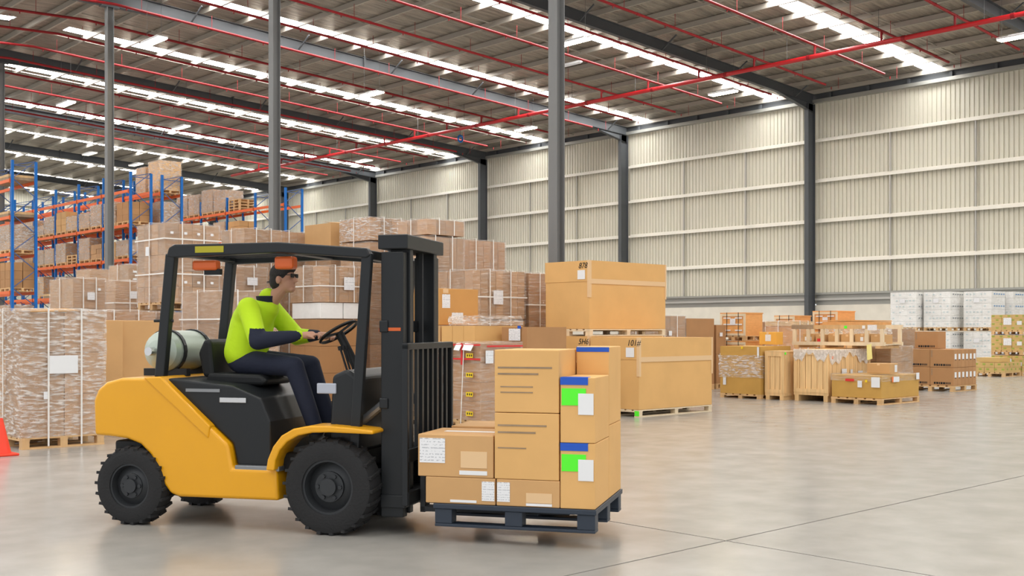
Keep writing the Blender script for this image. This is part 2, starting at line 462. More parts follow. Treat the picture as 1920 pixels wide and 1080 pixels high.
# high-bay lamps
def lamp(x, y, z, lit, label, ln=1.35, wd=.42):
    t = thing('high_bay_lamp', label, 'lamp', (x, y, z), group='high-bay lamps')
    MB().box(-wd / 2, -ln / 2, .03, wd / 2, ln / 2, .07).box(-wd / 2, -ln / 2, 0, -wd / 2 + .02, ln / 2, .04).box(wd / 2 - .02, -ln / 2, 0, wd / 2, ln / 2, .04)\
        .box(-.10, -.3, .07, .10, .3, .12).build('housing', 'label_white', t)
    for k in range(4):
        xx = -wd / 2 + wd * (k + .5) / 4
        MB().tube((xx, -ln / 2 + .02, .005), (xx, ln / 2 - .02, .005), .038, 8).build('tube', 'lamp_lit' if lit else 'unlit_tube_glow', t)
    top = rz(x) + ZR - .012 - z
    for s in (-1, 1):
        MB().tube((0, s * ln * .42, .06), (0, s * ln * .42, top), .006, 5).build('suspension_wire', 'wire', t)
for x, y, lit, lb in (
        (40.2, 29.3, 1, 'glowing high-bay lamp above the plain cartons, before the dark rafter'),
        (29.1, 27.8, 1, 'glowing high-bay lamp right beside the wide column top'),
        (40.2, 16.5, 1, 'glowing high-bay lamp at the upper right corner'),
        (39.9, 41.6, 1, 'glowing high-bay lamp beyond the pale rafter, nearest the wide column'),
        (29.0, 40.1, 1, 'glowing high-bay lamp above the forklift mast, below the pale rafter'),
        (17.9, 38.1, 1, 'glowing high-bay lamp over the tall wrapped tower'),
        (19.9, 51.5, 1, 'glowing high-bay lamp between the two left columns'),
        (26.6, 53.5, 0, 'pale unlit high-bay lamp above the rack top loads'),
        (26.6, 65.2, 0, 'pale unlit high-bay lamp above the leftmost rack beams'),
        (40.2, 56.4, 0, 'pale unlit high-bay lamp near the wall end of the red main pipe'),
        (30.5, 67.5, 0, 'small distant unlit high-bay lamp above the furthest rack'),
        (19.0, 66.2, 0, 'small unlit lamp at the corner rack top')):
    lamp(x, y, 12.0, lit, lb)
t = thing('batten_light', 'short white unlit batten light below the middle roof strip', 'lamp', (34.8, 33.5, 13.1))
MB().box(-.07, -.7, 0, .07, .7, .09).build('batten', 'label_white', t); MB().tube((0, -.65, -.02), (0, .65, -.02), .03, 8).build('tube', 'label_white', t)
MB().tube((0, -.5, .09), (0, -.5, .76), .006, 5).tube((0, .5, .09), (0, .5, .76), .006, 5).build('suspension_wire', 'wire', t)
t = thing('hanging_hook_block', 'small blue hook block hanging below the red main pipe', 'hook', (38.6, 45.3, 11.62))
MB().lathe([(.16, -.05), (.22, 0), (.16, .05), (.10, 0)], (0, 0, .2), 'y', 18).build('ring', 'blue', t, smooth=True)
MB().tube((0, 0, .40), (0, 0, .638), .012, 6).build('chain', 'wire', t)

# ================================================================== CARGO
def pallet_parts(root, lx, ly, m='wood', h=.14, split=True, nb=6, marks=None):
    """boards and blocks as pieces of root; far pallets come as one mesh"""
    t = .022; bl = .10; bw = .11
    pieces = []
    for yy in (0, ly / 2 - bw / 2, ly - bw): pieces.append(('board', 0, yy, 0, lx, yy + bw, t))
    for xx in (0, lx / 2 - bl / 2, lx - bl):
        for yy in (0, ly / 2 - bw / 2, ly - bw): pieces.append(('block', xx + .003, yy + .003, t, xx + bl - .003, yy + bw - .003, h - 2 * t))
        pieces.append(('board', xx, 0, h - 2 * t, xx + bl, ly, h - t))
    wbd = lx / (nb * 1.35)
    ww = ly / (nb + (nb - 1) * .35)
    for k in range(nb): pieces.append(('board', 0, k * ww * 1.35, h - t, lx, k * ww * 1.35 + ww, h))
    if split:
        for nm, *b in pieces: pc(nm, m, root, *b)
        return None
    mb = MB()
    for nm, *b in pieces: mb.box(*b)
    return mb.build('pallet', m, root)

def pallet(label, X, Y, z, lx, ly, m='wood', h=.14, nb=6, group=None, rzz=0):
    t = thing('pallet', label, 'pallet', (X, Y, z), rzz, group); pallet_parts(t, lx, ly, m, h, True, nb); return t

def film_shell(lx, ly, lz, off, amp, seed, sag=0.0, res=.09):
    mb = MB(); rnd = Vector((seed * 3.1, seed * 1.7, seed * .9))
    def disp(p):
        n = noise.noise_vector((p + rnd) * 4.0) * amp
        n = Vector((abs(n.x), abs(n.y), abs(n.z)))
        q = Vector((p.x + (n.x if p.x > lx / 2 else -n.x), p.y + (n.y if p.y > ly / 2 else -n.y), p.z))
        if p.z >= lz: q.z += n.z * .7
        return q
    x0, y0, x1, y1, z0, z1 = -off, -off, lx + off, ly + off, .0, lz + off
    def grid(o, u, v):
        nu = max(2, int(u.length / res)); nv = max(2, int(v.length / res)); k = len(mb.v)
        for i in range(nu + 1):
            for j in range(nv + 1): mb.v.append(tuple(disp(o + u * (i / nu) + v * (j / nv))))
        for i in range(nu):
            for j in range(nv):
                a = k + i * (nv + 1) + j; mb.f.append((a, a + nv + 1, a + nv + 2, a + 1)); mb.m.append(0)
    V = Vector
    grid(V((x0, y0, z0)), V((x1 - x0, 0, 0)), V((0, 0, z1 - z0)))
    grid(V((x0, y1, z0)), V((x1 - x0, 0, 0)), V((0, 0, z1 - z0)))
    grid(V((x0, y0, z0)), V((0, y1 - y0, 0)), V((0, 0, z1 - z0)))
    grid(V((x1, y0, z0)), V((0, y1 - y0, 0)), V((0, 0, z1 - z0)))
    grid(V((x0, y0, z1)), V((x1 - x0, 0, 0)), V((0, y1 - y0, 0)))
    return mb

SEED = [1]
def lab_x(parent, y, z, wy, wz, m='paper', x=0.0, name='label'):      # label on the face towards -x
    return pc(name, m, parent, x - .004, y, z, x - .0008, y + wy, z + wz)
def lab_y(parent, x, z, wx, wz, m='paper', y=0.0, name='label'):      # label on the face towards -y
    return pc(name, m, parent, x, y - .004, z, x + wx, y - .0008, z + wz)

def load(name, label, cat, X, Y, z0, lx, ly, H, n=(2, 2, 3), m='card_pink', pal='wood', split=False, fm='film', straps=True,
         labels=(), group=None, amp=.018, rot=0.0, hstrap=None, seedgap=.008, cap=None, ph=.14, small=()):
    """a unit load: pallet, cartons, stretch film, straps and address labels that move as one"""
    SEED[0] += 1
    t = thing(name, label, cat, (X, Y, z0), rot, group)
    p0 = 0.0
    if pal:
        if split:
            pe = MB()
            mbp = MB(); pb = bpy.data.objects.new('pallet', None); link(pb, t); pallet_parts(pb, lx, ly, pal, ph, True)
        else: pallet_parts(t, lx, ly, pal, ph, False)
        p0 = ph
    nx, ny, nz = n; hh = H - p0
    g_ = seedgap
    for i in range(nx):
        for j in range(ny):
            if 0 < i < nx - 1 and 0 < j < ny - 1: continue
            for k in range(nz):
                a = lx * i / nx; b = lx * (i + 1) / nx; c = ly * j / ny; d = ly * (j + 1) / ny
                e = p0 + hh * k / nz; f_ = p0 + hh * (k + 1) / nz
                jx = random.uniform(0, g_); jy = random.uniform(0, g_)
                pc('carton', m, t, a + jx, c + jy, e + .001, b - g_ / 2, d - g_ / 2, f_ - .004 - (random.uniform(0, .006) if k == nz - 1 else 0))
    if cap: pc('top_cap', cap, t, -.012, -.012, H - .11, lx + .012, ly + .012, H + .006)
    if fm: film_shell(lx, ly, hh, .012, amp, SEED[0]).build('stretch_film', fm, t, loc=(0, 0, p0 + .0), smooth=True)
    o_ = .034 if fm else .010
    if straps:
        sw = .011
        for q in (.30, .70):
            mb = MB()
            mb.box(lx * q - sw, -o_ - .004, p0 * .2, lx * q + sw, -o_, H + o_); mb.box(lx * q - sw, ly + o_, p0 * .2, lx * q + sw, ly + o_ + .004, H + o_)
            mb.box(lx * q - sw, -o_, H + o_ - .004, lx * q + sw, ly + o_, H + o_); mb.build('strap', 'strap', t)
            if q > .5: continue
            mb = MB()
            mb.box(-o_ - .004, ly * (q + .2) - sw, p0 * .2, -o_, ly * (q + .2) + sw, H + o_); mb.box(-o_, ly * (q + .2) - sw, H + o_ - .004, lx + o_, ly * (q + .2) + sw, H + o_)
            mb.build('strap', 'strap', t)
    for hs in ([hstrap] if isinstance(hstrap, (int, float)) else (hstrap or [])):
        mb = MB(); z = p0 + hh * hs; sw = .012
        mb.box(-o_ - .006, -o_ - .006, z - sw, lx + o_, -o_ - .001, z + sw); mb.box(-o_ - .006, -o_, z - sw, -o_ - .001, ly + o_, z + sw); mb.build('strap', 'strap', t)
    for L_ in labels:
        face, u, v, du, dv = L_[:5]; mm = L_[5] if len(L_) > 5 else 'paper'
        if face == 'y': lab_y(t, u * lx, p0 + v * hh, du, dv, mm, y=-o_ - .006)
        else: lab_x(t, u * ly, p0 + v * hh, du, dv, mm, x=-o_ - .006)
    return t

def carton(name, label, X, Y, z, lx, ly, lz, m='card', rot=0.0, group=None, tape=True, cat='carton', par=None, taper=0):
    mb = MB().box(0, 0, 0, lx, ly, lz)
    o = mb.build(name, m, par, loc=(X, Y, z), bevel=.006, seg=1); o.rotation_euler = (0, 0, rot)
    if label: tag(o, label, cat, group)
    if tape:
        pc('tape', 'tape', o, -.002, ly / 2 - .03, lz * .80, lx + .002, ly / 2 + .03, lz + .002)
    return o

# ---- the shrink-wrapped load on the left, with the cone in front of it
t = load('wrapped_pallet_load', 'tall shrink-wrapped carton load with big white sheet, beside the orange cone', 'pallet load', 5.11, 14.68, 0, 1.08, 1.20, 1.80,
         n=(2, 2, 3), m='card_pink', split=True, fm='film_heavy', amp=.04, labels=(('y', .31, .50, .37, .235, 'label_white'), ('y', .24, .30, .05, .10)), ph=.15)
pc('lid_flap', 'card', t, .1, -.02, 1.80, .75, .5, 1.815, rot=(.06, -.03, 0))
c = thing('traffic_cone', 'bright orange-red traffic cone at the corner of the wrapped load', 'cone', (4.70, 14.24, 0))
MB().box(-.17, -.17, 0, .17, .17, .03).build('base', 'cone', c, bevel=.01)
MB().lathe([(.125, .03), (.028, .46), (.015, .46), (.11, .03)], (0, 0, 0), 'z', 28).build('body', 'cone', c, smooth=True)

# ---- plain brown cartons behind it
carton('carton', 'tall plain brown carton just behind the shrink-wrapped load', 6.28, 16.25, 0, .86, 1.05, 1.69, 'card', tape=False)
carton('carton', 'tall plain brown carton behind the forklift counterweight', 7.17, 16.38, 0, .78, .95, 1.69, 'card', tape=False)

# ---- back-left wrapped loads
load('wrapped_pallet_load', 'wrapped carton block with two white papers, behind the left shrink-wrapped load', 'pallet load', 9.05, 23.04, 0, .68, 1.26, 2.62, n=(1, 2, 4), hstrap=(.72,),
     labels=(('y', .42, .82, .16, .16), ('y', .40, .70, .22, .10), ('y', .75, .9, .06, .05, 'label_white')))
load('wrapped_pallet_load', 'wrapped carton stack at the foot of the grey column beside the tower', 'pallet load', 10.53, 24.38, 0, 1.1, 1.1, 2.66, n=(2, 2, 4), hstrap=(.80,),
     labels=(('y', .30, .84, .16, .17), ('y', .45, .76, .14, .12)))
load('wrapped_pallet_load', 'small wrapped load showing above the column-foot stack', 'pallet load', 12.04, 27.08, 0, 1.0, 1.17, 3.21, n=(2, 2, 5), hstrap=(.86,), labels=(('y', .1, .93, .1, .05, 'label_white'), ('y', .1, .87, .1, .04, 'label_white')))
load('wrapped_pallet_load', 'plain wrapped load to the left of the grey column foot', 'pallet load', 12.15, 29.75, 0, .9, .95, 3.2, n=(1, 1, 4), straps=False)
# tower
load('wrapped_pallet_load', 'dark-slotted cartons on pallet carrying the tall wrapped tower', 'pallet load', 9.31, 19.37, 0, 1.12, 1.16, 1.88, n=(3, 3, 4), m='card_brown', straps=True)
load('wrapped_pallet_load', 'tall wrapped tower of many cartons on a pallet, behind the forklift guard', 'pallet load', 9.31, 19.37, 1.92, 1.10, 1.16, 1.62, n=(4, 4, 5), m='card_pink', amp=.012,
     labels=(('y', .12, .62, .14, .15, 'label_white'), ('y', .36, .68, .20, .09), ('x', .50, .60, .14, .17)) + tuple(('y', a, b, .06, .045, 'label_white') for a in (.08, .33, .57, .82) for b in (.86, .24)), hstrap=(.80, .36))
load('wrapped_pallet_load', 'low wrapped cartons under the column-foot stack, next to the tower', 'pallet load', 8.02, 19.45, 0, 1.15, 1.1, 1.88, n=(3, 2, 4), m='card_brown')
load('wrapped_pallet_load', 'wrapped carton load behind the gas bottle and driver', 'pallet load', 8.56, 15.96, 0, 1.10, 1.22, 2.16, n=(2, 2, 4), hstrap=(.78,), labels=(('y', .04, .92, .05, .08, 'label_white'),))
load('wrapped_pallet_load', 'wrapped load with white paper just behind the driver hood, under the guard', 'pallet load', 11.04, 20.49, 0, 1.08, .96, 2.85, n=(2, 2, 5), hstrap=(.80,), labels=(('y', .55, .86, .24, .16),))
load('wrapped_pallet_load', 'lower part of the stack left of the forklift guard', 'pallet load', 12.16, 21.50, 0, .92, 1.0, 2.58, n=(2, 2, 4))
load('wrapped_pallet_load', 'short wrapped load topping the stack above the guard, next to the tower', 'pallet load', 12.16, 21.50, 2.62, .92, 1.0, 1.13, pal=None, n=(3, 3, 2))
load('wrapped_pallet_load', 'lower part of the stack behind the guard centre', 'pallet load', 13.17, 21.96, 0, 1.24, 1.1, 2.58, n=(3, 2, 4))
load('wrapped_pallet_load', 'wide wrapped load topping the stack above the guard centre', 'pallet load', 13.17, 21.96, 2.62, 1.24, 1.1, 1.17, pal=None, n=(4, 3, 2))
# stack with white boxes, between driver and mast
load('wrapped_pallet_load', 'brown cartons under the white boxes, between driver and mast', 'pallet load', 12.24, 18.67, 0, 1.14, 1.10, 1.76, n=(2, 2, 3), m='card_brown', fm=None, straps=False)
for i in range(2):
    carton('white_carton', ('first' if i == 0 else 'second') + ' white carton from the driver, in the pair under the strapped load', 12.26 + i * .56, 18.69, 1.77, .54, 1.04, .32, 'card_white', tape=False, group='white cartons between driver and mast')
load('wrapped_pallet_load', 'strapped wrapped load with white paper, between driver and mast', 'pallet load', 12.24, 18.67, 2.10, 1.14, 1.10, .72, pal=None, n=(5, 4, 1), hstrap=(.45,), labels=(('y', .48, .35, .26, .26),))
# wrapped stacks right of the mast
load('wrapped_pallet_load', 'lower wrapped load seen past the mast top', 'pallet load', 13.66, 17.22, 0, 1.10, 1.10, 2.03, n=(3, 2, 3))
load('wrapped_pallet_load', 'wrapped load with white paper directly behind the mast top', 'pallet load', 13.66, 17.22, 2.07, 1.10, 1.10, 1.34, pal=None, n=(6, 4, 2), hstrap=(.42,), labels=(('y', .62, .14, .26, .27),))
load('wrapped_pallet_load', 'lower load of the stack next to the mast', 'pallet load', 14.86, 17.40, 0, 1.22, 1.10, 2.03, n=(3, 2, 3))
load('wrapped_pallet_load', 'wrapped load with white paper, upper corner of the stacks near the wall', 'pallet load', 14.86, 17.40, 2.07, 1.22, 1.10, 1.35, pal=None, n=(6, 4, 2), hstrap=(.48,), labels=(('y', .50, .14, .26, .27),), m='card_brown')
load('wrapped_pallet_load', 'flat wrapped load lying on top behind the mast, nearer the wall', 'pallet load', 13.86, 17.30, 3.462, .98, .95, .31, pal=None, n=(4, 3, 1))
load('wrapped_pallet_load', 'base load of the stack behind the mast head', 'pallet load', 13.84, 19.20, 0, 1.16, 1.1, 3.42, n=(2, 2, 6))
load('wrapped_pallet_load', 'flat film-covered load on the stack right behind the mast head', 'pallet load', 13.84, 19.20, 3.46, 1.15, 1.1, .48, pal=None, n=(4, 3, 1), fm='film_heavy')
load('wrapped_pallet_load', 'base load under the opened carton', 'pallet load', 13.80, 20.62, 0, .96, 1.05, 3.32, n=(2, 2, 6))
t = thing('open_carton', 'brown carton with raised lid flaps, topmost between guard and mast head', 'carton', (13.80, 20.62, 3.36))
MB().box(0, 0, 0, .96, .02, .56).box(0, 1.03, 0, .96, 1.05, .56).box(0, .02, 0, .02, 1.03, .56).box(.94, .02, 0, .96, 1.03, .56).box(.02, .02, 0, .94, 1.03, .02).build('walls', 'card', t)
MB().quad([(0, 0, .56), (.96, 0, .56), (.96, .35, .64), (0, .35, .60)]).quad([(0, 0, .565), (.96, 0, .565), (.96, .35, .645), (0, .35, .605)]).build('flap', 'card', t)
for q in (.3, .7): MB().box(.96 * q - .012, -.006, 0, .96 * q + .012, -.001, .57).build('strap', 'strap', t)
load('wrapped_pallet_load', 'low wrapped load under the striped carton stack', 'pallet load', 13.81, 15.84, 0, 1.36, 1.26, 1.72, n=(3, 3, 3))
load('wrapped_pallet_load', 'wide wrapped load with white paper, below the upper wall-side stack', 'pallet load', 13.81, 15.84, 1.76, 1.36, 1.26, .93, pal=None, n=(7, 5, 1), hstrap=(.45,), labels=(('y', .36, .30, .25, .27),), m='card_pink', amp=.03)
load('wrapped_pallet_load', 'narrow wrapped load wedged between stacks and upper plain carton', 'pallet load', 15.31, 15.87, 0, .95, 1.1, 2.68, n=(3, 3, 4), hstrap=(.75,), m='card_brown')
# orange-brown carton and the mixed row under it
load('carton_stack_load', 'mixed flat cartons under the orange-brown labelled carton', 'pallet load', 12.20, 14.86, 0, 1.12, .86, 1.62, n=(1, 2, 5), m='card', fm=None, straps=False)
load('carton_stack_load', 'flat pale cartons in a row behind the red-taped load', 'pallet load', 12.20, 13.95, 0, 1.12, .88, 1.62, n=(1, 3, 5), m='card_tan', fm=None, straps=False)
o = carton('carton', 'orange-brown carton with two white papers, right of the mast', 12.25, 14.94, 1.63, .90, .74, .64, 'card_rust')
lab_y(o, .06, .30, .18, .24); lab_y(o, .28, .03, .26, .19); lab_y(o, .08, .56, .12, .07, 'tape')
mb = film_shell(.9, .8, .16, .0, .12, 77, res=.07); o = mb.build('loose_film', 'film_heavy', None, loc=(12.33, 13.96, 1.63), smooth=True)
tag(o, 'crumpled clear film heaped on the flat pale cartons', 'plastic film')
load('carton_stack_load', 'brown cartons with one white paper, beside the plain carton pallet stack', 'pallet load', 12.67, 13.18, 0, .95, .62, 1.60, n=(1, 1, 3), m='card_brown', fm=None, straps=False,
     labels=(('x', .22, .84, .28, .20), ('x', .20, .975, .08, .05, 'label_blue'),))
# red-taped load
t = load('wrapped_pallet_load', 'clear-wrapped carton load with red tape and yellow arrow stickers', 'pallet load', 11.26, 12.74, 0, .86, 1.10, 1.34, n=(1, 1, 4), m='card_brown', fm='film', straps=False, amp=.03,
         labels=tuple(('x', .12, .06 + .25 * k, .16, .07, 'label_yellow') for k in range(4)) + tuple(('x', .66, .08 + .25 * k, .14, .16) for k in range(4)) + (('y', .08, .74, .16, .2),))
for z in (1.30, 1.08): pc('red_tape', 'label_red', t, -.042, -.042, z, -.038, 1.14, z + .025)
pc('red_tape', 'label_red', t, -.042, .38, 1.0, -.038, .42, 1.34); pc('red_tape', 'label_red', t, .1, -.042, 1.28, .86, -.038, 1.305)
for y_, w_ in ((.12, .22), (.40, .14), (.62, .34)): pc('loose_paper', 'label_white', t, -.06, y_, 1.22, -.056, y_ + w_, 1.34, rot=(.08, .5, 0))
for k in range(4):
    for q in (.015, .06, .11): pc('warning_arrow', 'ink', t, -.0455, .132 + q, .14 + 1.2 * (.06 + .25 * k) + .02, -.0452, .132 + q + .025, .14 + 1.2 * (.06 + .25 * k) + .052)
MB().bar((-.045, .42, .05), (-.045, .34, 1.32), .016, .004).build('strap', 'strap', t)

# ---- the three large plain cartons on white pallets
def big_carton(label, plabel, X, Y, z, lx, ly, H, mark, skew=0):
    ph = .13
    p = pallet(plabel, X, Y, z, lx, ly, 'wood_pale', ph, 7)
    pc('green_corner_paint', 'label_green', p, -.003, -.003 if z == 0 else ly - .10, .02, .002, .10 if z == 0 else ly + .002, .11)
    hz = H - ph
    o = MB().box(0, 0, 0, lx, ly, hz).build('large_carton', 'card_tan', None, loc=(X, Y, z + ph + .001), bevel=.008, seg=2)
    tag(o, label, 'carton', 'large plain cartons on white pallets')
    s = .70 * hz
    pc('lid_sleeve', 'card_tan', o, -.008, -.008, s, lx + .008, ly + .008, hz + .006)
    pc('tape', 'tape', o, .0, -.0135, s - .045, lx + .009, -.0005, s + .045)
    pc('tape', 'tape', o, -.0125, -.0125, s - .30, .045, .045, hz + .008)
    pc('tape', 'tape', o, lx - .03, -.0125, s - .30, lx + .0125, .045, hz + .008)
    lab_x(o, .10, s + .04, .19, .17, 'label_white', x=-.0125)
    cu = bpy.data.curves.new('handwritten_mark', 'FONT'); cu.body = mark; cu.size = .15; cu.shear = .25; cu.extrude = .0005; cu.materials.append(M('ink'))
    qc = bpy.data.objects.new('tmp', cu); col.objects.link(qc); me = bpy.data.meshes.new_from_object(qc.evaluated_get(bpy.context.evaluated_depsgraph_get())); bpy.data.objects.remove(qc)
    q = bpy.data.objects.new('handwritten_mark', me); link(q, o); q.location = (-.0135, .27, s + .245); q.rotation_euler = (math.radians(90), 0, math.radians(-90))
    return o
big_carton('large plain carton standing on the floor pallet, nearest the open floor', 'white timber pallet on the floor under the nearer large carton', 14.94, 12.69, 0, 2.12, 1.15, 1.40, '101#')
big_carton('large plain carton supporting another, half hidden by the forklift load', 'white timber pallet under the half-hidden lower large carton', 14.96, 13.90, 0, 2.12, 1.17, 1.42, '5H6')
big_carton('large plain carton stacked on top of the other two', 'white timber pallet between the stacked large cartons', 15.05, 13.98, 1.43, 2.22, 1.15, 1.40, '878')

# ---- goods behind them, by the wall
load('wrapped_pallet_load', 'wrapped load right behind the large plain cartons', 'pallet load', 20.95, 17.31, 0, 1.22, 1.1, 1.89, n=(2, 2, 3), m='card_pink', labels=(('y', .42, .72, .12, .12, 'label_white'),))
load('carton_stack_load', 'tall brown carton with small print, between large cartons and crates', 'carton', 22.28, 17.36, 0, 1.16, 1.0, 1.84, n=(1, 1, 1), m='card_brown', fm=None, straps=False)
load('carton_stack_load', 'narrow brown carton column with small white labels beside the bracketed crate', 'carton', 23.58, 17.40, 0, .42, .8, 1.68, n=(1, 1, 2), m='card_brown', fm=None, straps=False,
     labels=(('y', .3, .8, .12, .10, 'label_white'), ('y', .3, .45, .12, .10, 'label_white'), ('y', .3, .3, .12, .10, 'label_white')))

# wrapped ochre box on pallet
t = load('wrapped_pallet_load', 'ochre carton wrapped in film band, beside the slim plank crate', 'pallet load', 20.81, 14.15, 0, 1.20, 1.10, 1.18, n=(1, 1, 1), m='card_ochre', fm=None, straps=False, split=True, ph=.10,
         labels=(('x', .84, .18, .08, .17), ('x', .42, .94, .05, .05, 'label_yellow'), ('x', .03, .78, .05, .22, 'label_white')))
film_shell(1.20, 1.10, .48, .012, .04, 55).build('film_band', 'film_heavy', t, loc=(0, 0, .47), smooth=True)
o = carton('small_carton', 'small bright orange carton with a white label on the ochre load', 21.70, 14.34, 1.205, .28, .46, .29, 'card_orange'); lab_x(o, .14, .08, .15, .15)

def plank_crate(label, X, Y, z, lx, ly, H, m='wood_crate', nx=6, ny=4, feet=.09):
    t = thing('plank_crate', label, 'crate', (X, Y, z))
    for yy in (.02, ly - .12):
        pc('skid_foot', m, t, .0, yy, 0, lx, yy + .10, feet)
    pc('bottom_rail', m, t, 0, 0, feet, lx, ly, feet + .06)
    wy = ly / ny
    for j in range(ny): pc('plank', m, t, .012, j * wy + .006, feet + .06, .034, (j + 1) * wy - .006, H - .03)
    wx = lx / nx
    for i in range(nx):
        pc('plank', m, t, i * wx + .006, .012, feet + .06, (i + 1) * wx - .006, .034, H - .03)
        pc('plank', m, t, i * wx + .006, ly - .034, feet + .06, (i + 1) * wx - .006, ly - .012, H - .03)
    for j in range(ny): pc('plank', m, t, lx - .034, j * wy + .006, feet + .06, lx - .012, (j + 1) * wy - .006, H - .03)
    pc('lid', m, t, -.005, -.005, H - .03, lx + .005, ly + .005, H)
    # edge battens
    for y_ in (0, ly - .08): pc('batten', m, t, -.008, y_, feet + .06, .012, y_ + .08, H - .03)
    pc('batten', m, t, -.008, .08, H - .12, .012, ly - .08, H - .03); pc('batten', m, t, -.008, .08, feet + .06, .012, ly - .08, feet + .14)
    for x_ in (.02, lx - .10): pc('batten', m, t, x_, -.008, feet + .06, x_ + .08, .012, H - .03)
    return t
t = plank_crate('slim upright plank crate with a green sticker, between the ochre load and draped crate', 20.90, 13.60, 0, .62, .50, 1.08, nx=5, ny=4)
pc('green_sticker', 'label_green', t, -.0012, -.012, 1.0, .05, -.009, 1.05)
t = plank_crate('tall plank crate draped with white plastic at the top, carrying the open frame', 21.07, 12.62, 0, 1.77, .85, 1.12, nx=10, ny=6, feet=.13)
for k, w_ in enumerate((.20, .30)):
    pass
def drape(t, lx, ly, H):
    mb = MB(); per = []
    n1, n2 = 16, 26
    pts = [(-.016, ly + .01 - (ly + .02) * i / n1) for i in range(n1 + 1)] + [(-.016 + (lx + .03) * i / n2, -.016) for i in range(1, n2 + 1)]
    for i, (x, y) in enumerate(pts):
        dr = .16 + .09 * math.sin(i * .62) + .05 * math.sin(i * 1.9)
        if i > n1: dr = .20 + .10 * math.sin(i * .35 + 1) + .05 * math.sin(i * 1.5)
        mb.v += [(x, y, H + .004), (x - .010 * (i % 2), y - .012 * ((i + 1) % 2), H - dr * .5), (x, y - .004 * (i % 2), H - max(.06, dr))]
    for i in range(len(pts) - 1):
        a = i * 3
        for k in (0, 1): mb.f.append((a + k, a + k + 1, a + k + 4, a + k + 3)); mb.m.append(0)
    mb.build('plastic_sheet', 'film_heavy' if False else 'drape_film', t, smooth=True)
film('drape_film', .55, .35, (3, 3, 3))
drape(t, 1.77, .85, 1.12)
pc('orange_sticker', 'label_orange', t, .10, -.026, .92, .15, -.022, .98)
for x_, z_, w_, h_ in ((.52, .50, .20, .20), (.88, .44, .09, .24), (1.20, .48, .20, .16)): lab_y(t, x_, z_, w_, h_, y=-.012)
# open timber frame with small boxes on top of the crate
t = thing('open_timber_frame', 'long open timber frame holding small cartons and rolls, atop the draped crate', 'crate', (22.28, 11.98, 1.135))
LY = 2.32
for x_ in (0, .78):
    pc('bottom_rail', 'wood_pale', t, x_, 0, .06, x_ + .05, LY, .14); pc('top_rail', 'wood_pale' if x_ else 'wood', t, x_, 0 if x_ else .0, .43, x_ + .05, LY, .52)
    for k in range(7): pc('post', 'wood_pale', t, x_ + .001, .03 + k * (LY - .13) / 6, .14, x_ + .049, .11 + k * (LY - .13) / 6, .43)
for k in range(8): pc('deck_board', 'wood_pale', t, .05, .02 + k * .29, .08, .78, .22 + k * .29, .10)
for k in range(4): pc('foot', 'wood', t, 0, .1 + k * .68, 0, .83, .22 + k * .68, .06)
pc('dark_rail_end', 'wood_dark', t, -.004, 1.75, .428, .054, LY + .003, .523)  # one end of the top rail in a darker brown
for x_, z_, w_, h_, mm in ((.86, .435, .07, .07, 'label_white'), (1.30, .44, .07, .06, 'label_green'), (.58, .40, .22, .12, 'paper')):
    pc('sticker', mm, t, -.006, x_ - .4, z_, -.002, x_ - .4 + w_, z_ + h_)
MB().quad([(-.008, .42, .08), (-.02, .30, .10), (-.03, .27, -.22), (-.022, .40, -.26)]).quad([(-.009, .42, .08), (-.021, .30, .10), (-.031, .27, -.22), (-.023, .40, -.26)]).build('yellow_note_sheet', 'note_yellow', t)
for k, (y_, ly_, lz_, mm) in enumerate(((.12, .26, .20, 'card'), (.40, .36, .22, 'card'), (.80, .30, .20, 'card'), (1.12, .30, .21, 'card'), (1.50, .24, .20, 'card'), (1.80, .28, .22, 'card'))):
    o = carton('small_carton', ('small carton in the open timber frame, ' + ('first', 'second', 'third', 'fourth', 'fifth', 'sixth')[k] + ' from its near end'), 22.36, 11.98 + y_, 1.135 + .101, .50, ly_, lz_, mm, group='small cartons inside the open frame')
    if k in (1, 5): lab_x(o, .05, .06, .07, .09, 'label_white'); lab_x(o, .15, .06, .07, .09, 'label_white')
    if k == 4: lab_x(o, .04, .03, .16, .08, 'label_red')
for k in range(2):
    mb = film_shell(.42, .62, .13, 0, .07, 90 + k, res=.06); o = mb.build('plastic_bag', 'grey_bag' if False else 'film_heavy', None, loc=(22.38, 12.12 + k * .72, 1.135 + .101 + .225), smooth=True)
    tag(o, 'crumpled plastic bag over the cartons in the open frame, ' + ('near' if k == 0 else 'middle') + ' part', 'plastic bag')
# supporting cartons behind
load('wrapped_pallet_load', 'wrapped brown cartons below the timber frame end, trailing white film', 'pallet load', 23.25, 12.35, 0, 1.0, 1.10, 1.17, n=(2, 3, 3), m='card_pink', straps=False)
# long low ochre box
p = pallet('low timber pallet under the long ochre box in front', 20.97, 11.34, 0, 1.62, 1.16, 'wood', .13, 6)
o = MB().box(0, 0, 0, 1.60, 1.14, .47).build('long_carton', 'card_ochre', None, loc=(20.98, 11.35, .131), bevel=.01)
tag(o, 'long low ochre carton with film on top, in front of the crates', 'carton')
film_shell(1.60, 1.14, .14, .006, .02, 31).build('film_top', 'film', o, loc=(0, 0, .345), smooth=True)
lab_x(o, .02, .23, .19, .21, 'label_white', x=-.03); lab_x(o, .42, .22, .10, .14, 'paper', x=-.03); lab_x(o, .30, .33, .05, .05, 'label_yellow', x=-.03); lab_x(o, .60, .34, .20, .05, 'label_red', x=-.03)
lab_y(o, .42, .33, .26, .11, 'label_white', y=-.03); lab_y(o, .38, .33, .06, .11, 'label_orange', y=-.03); lab_y(o, 1.42, .36, .13, .14, 'label_white', y=-.03)
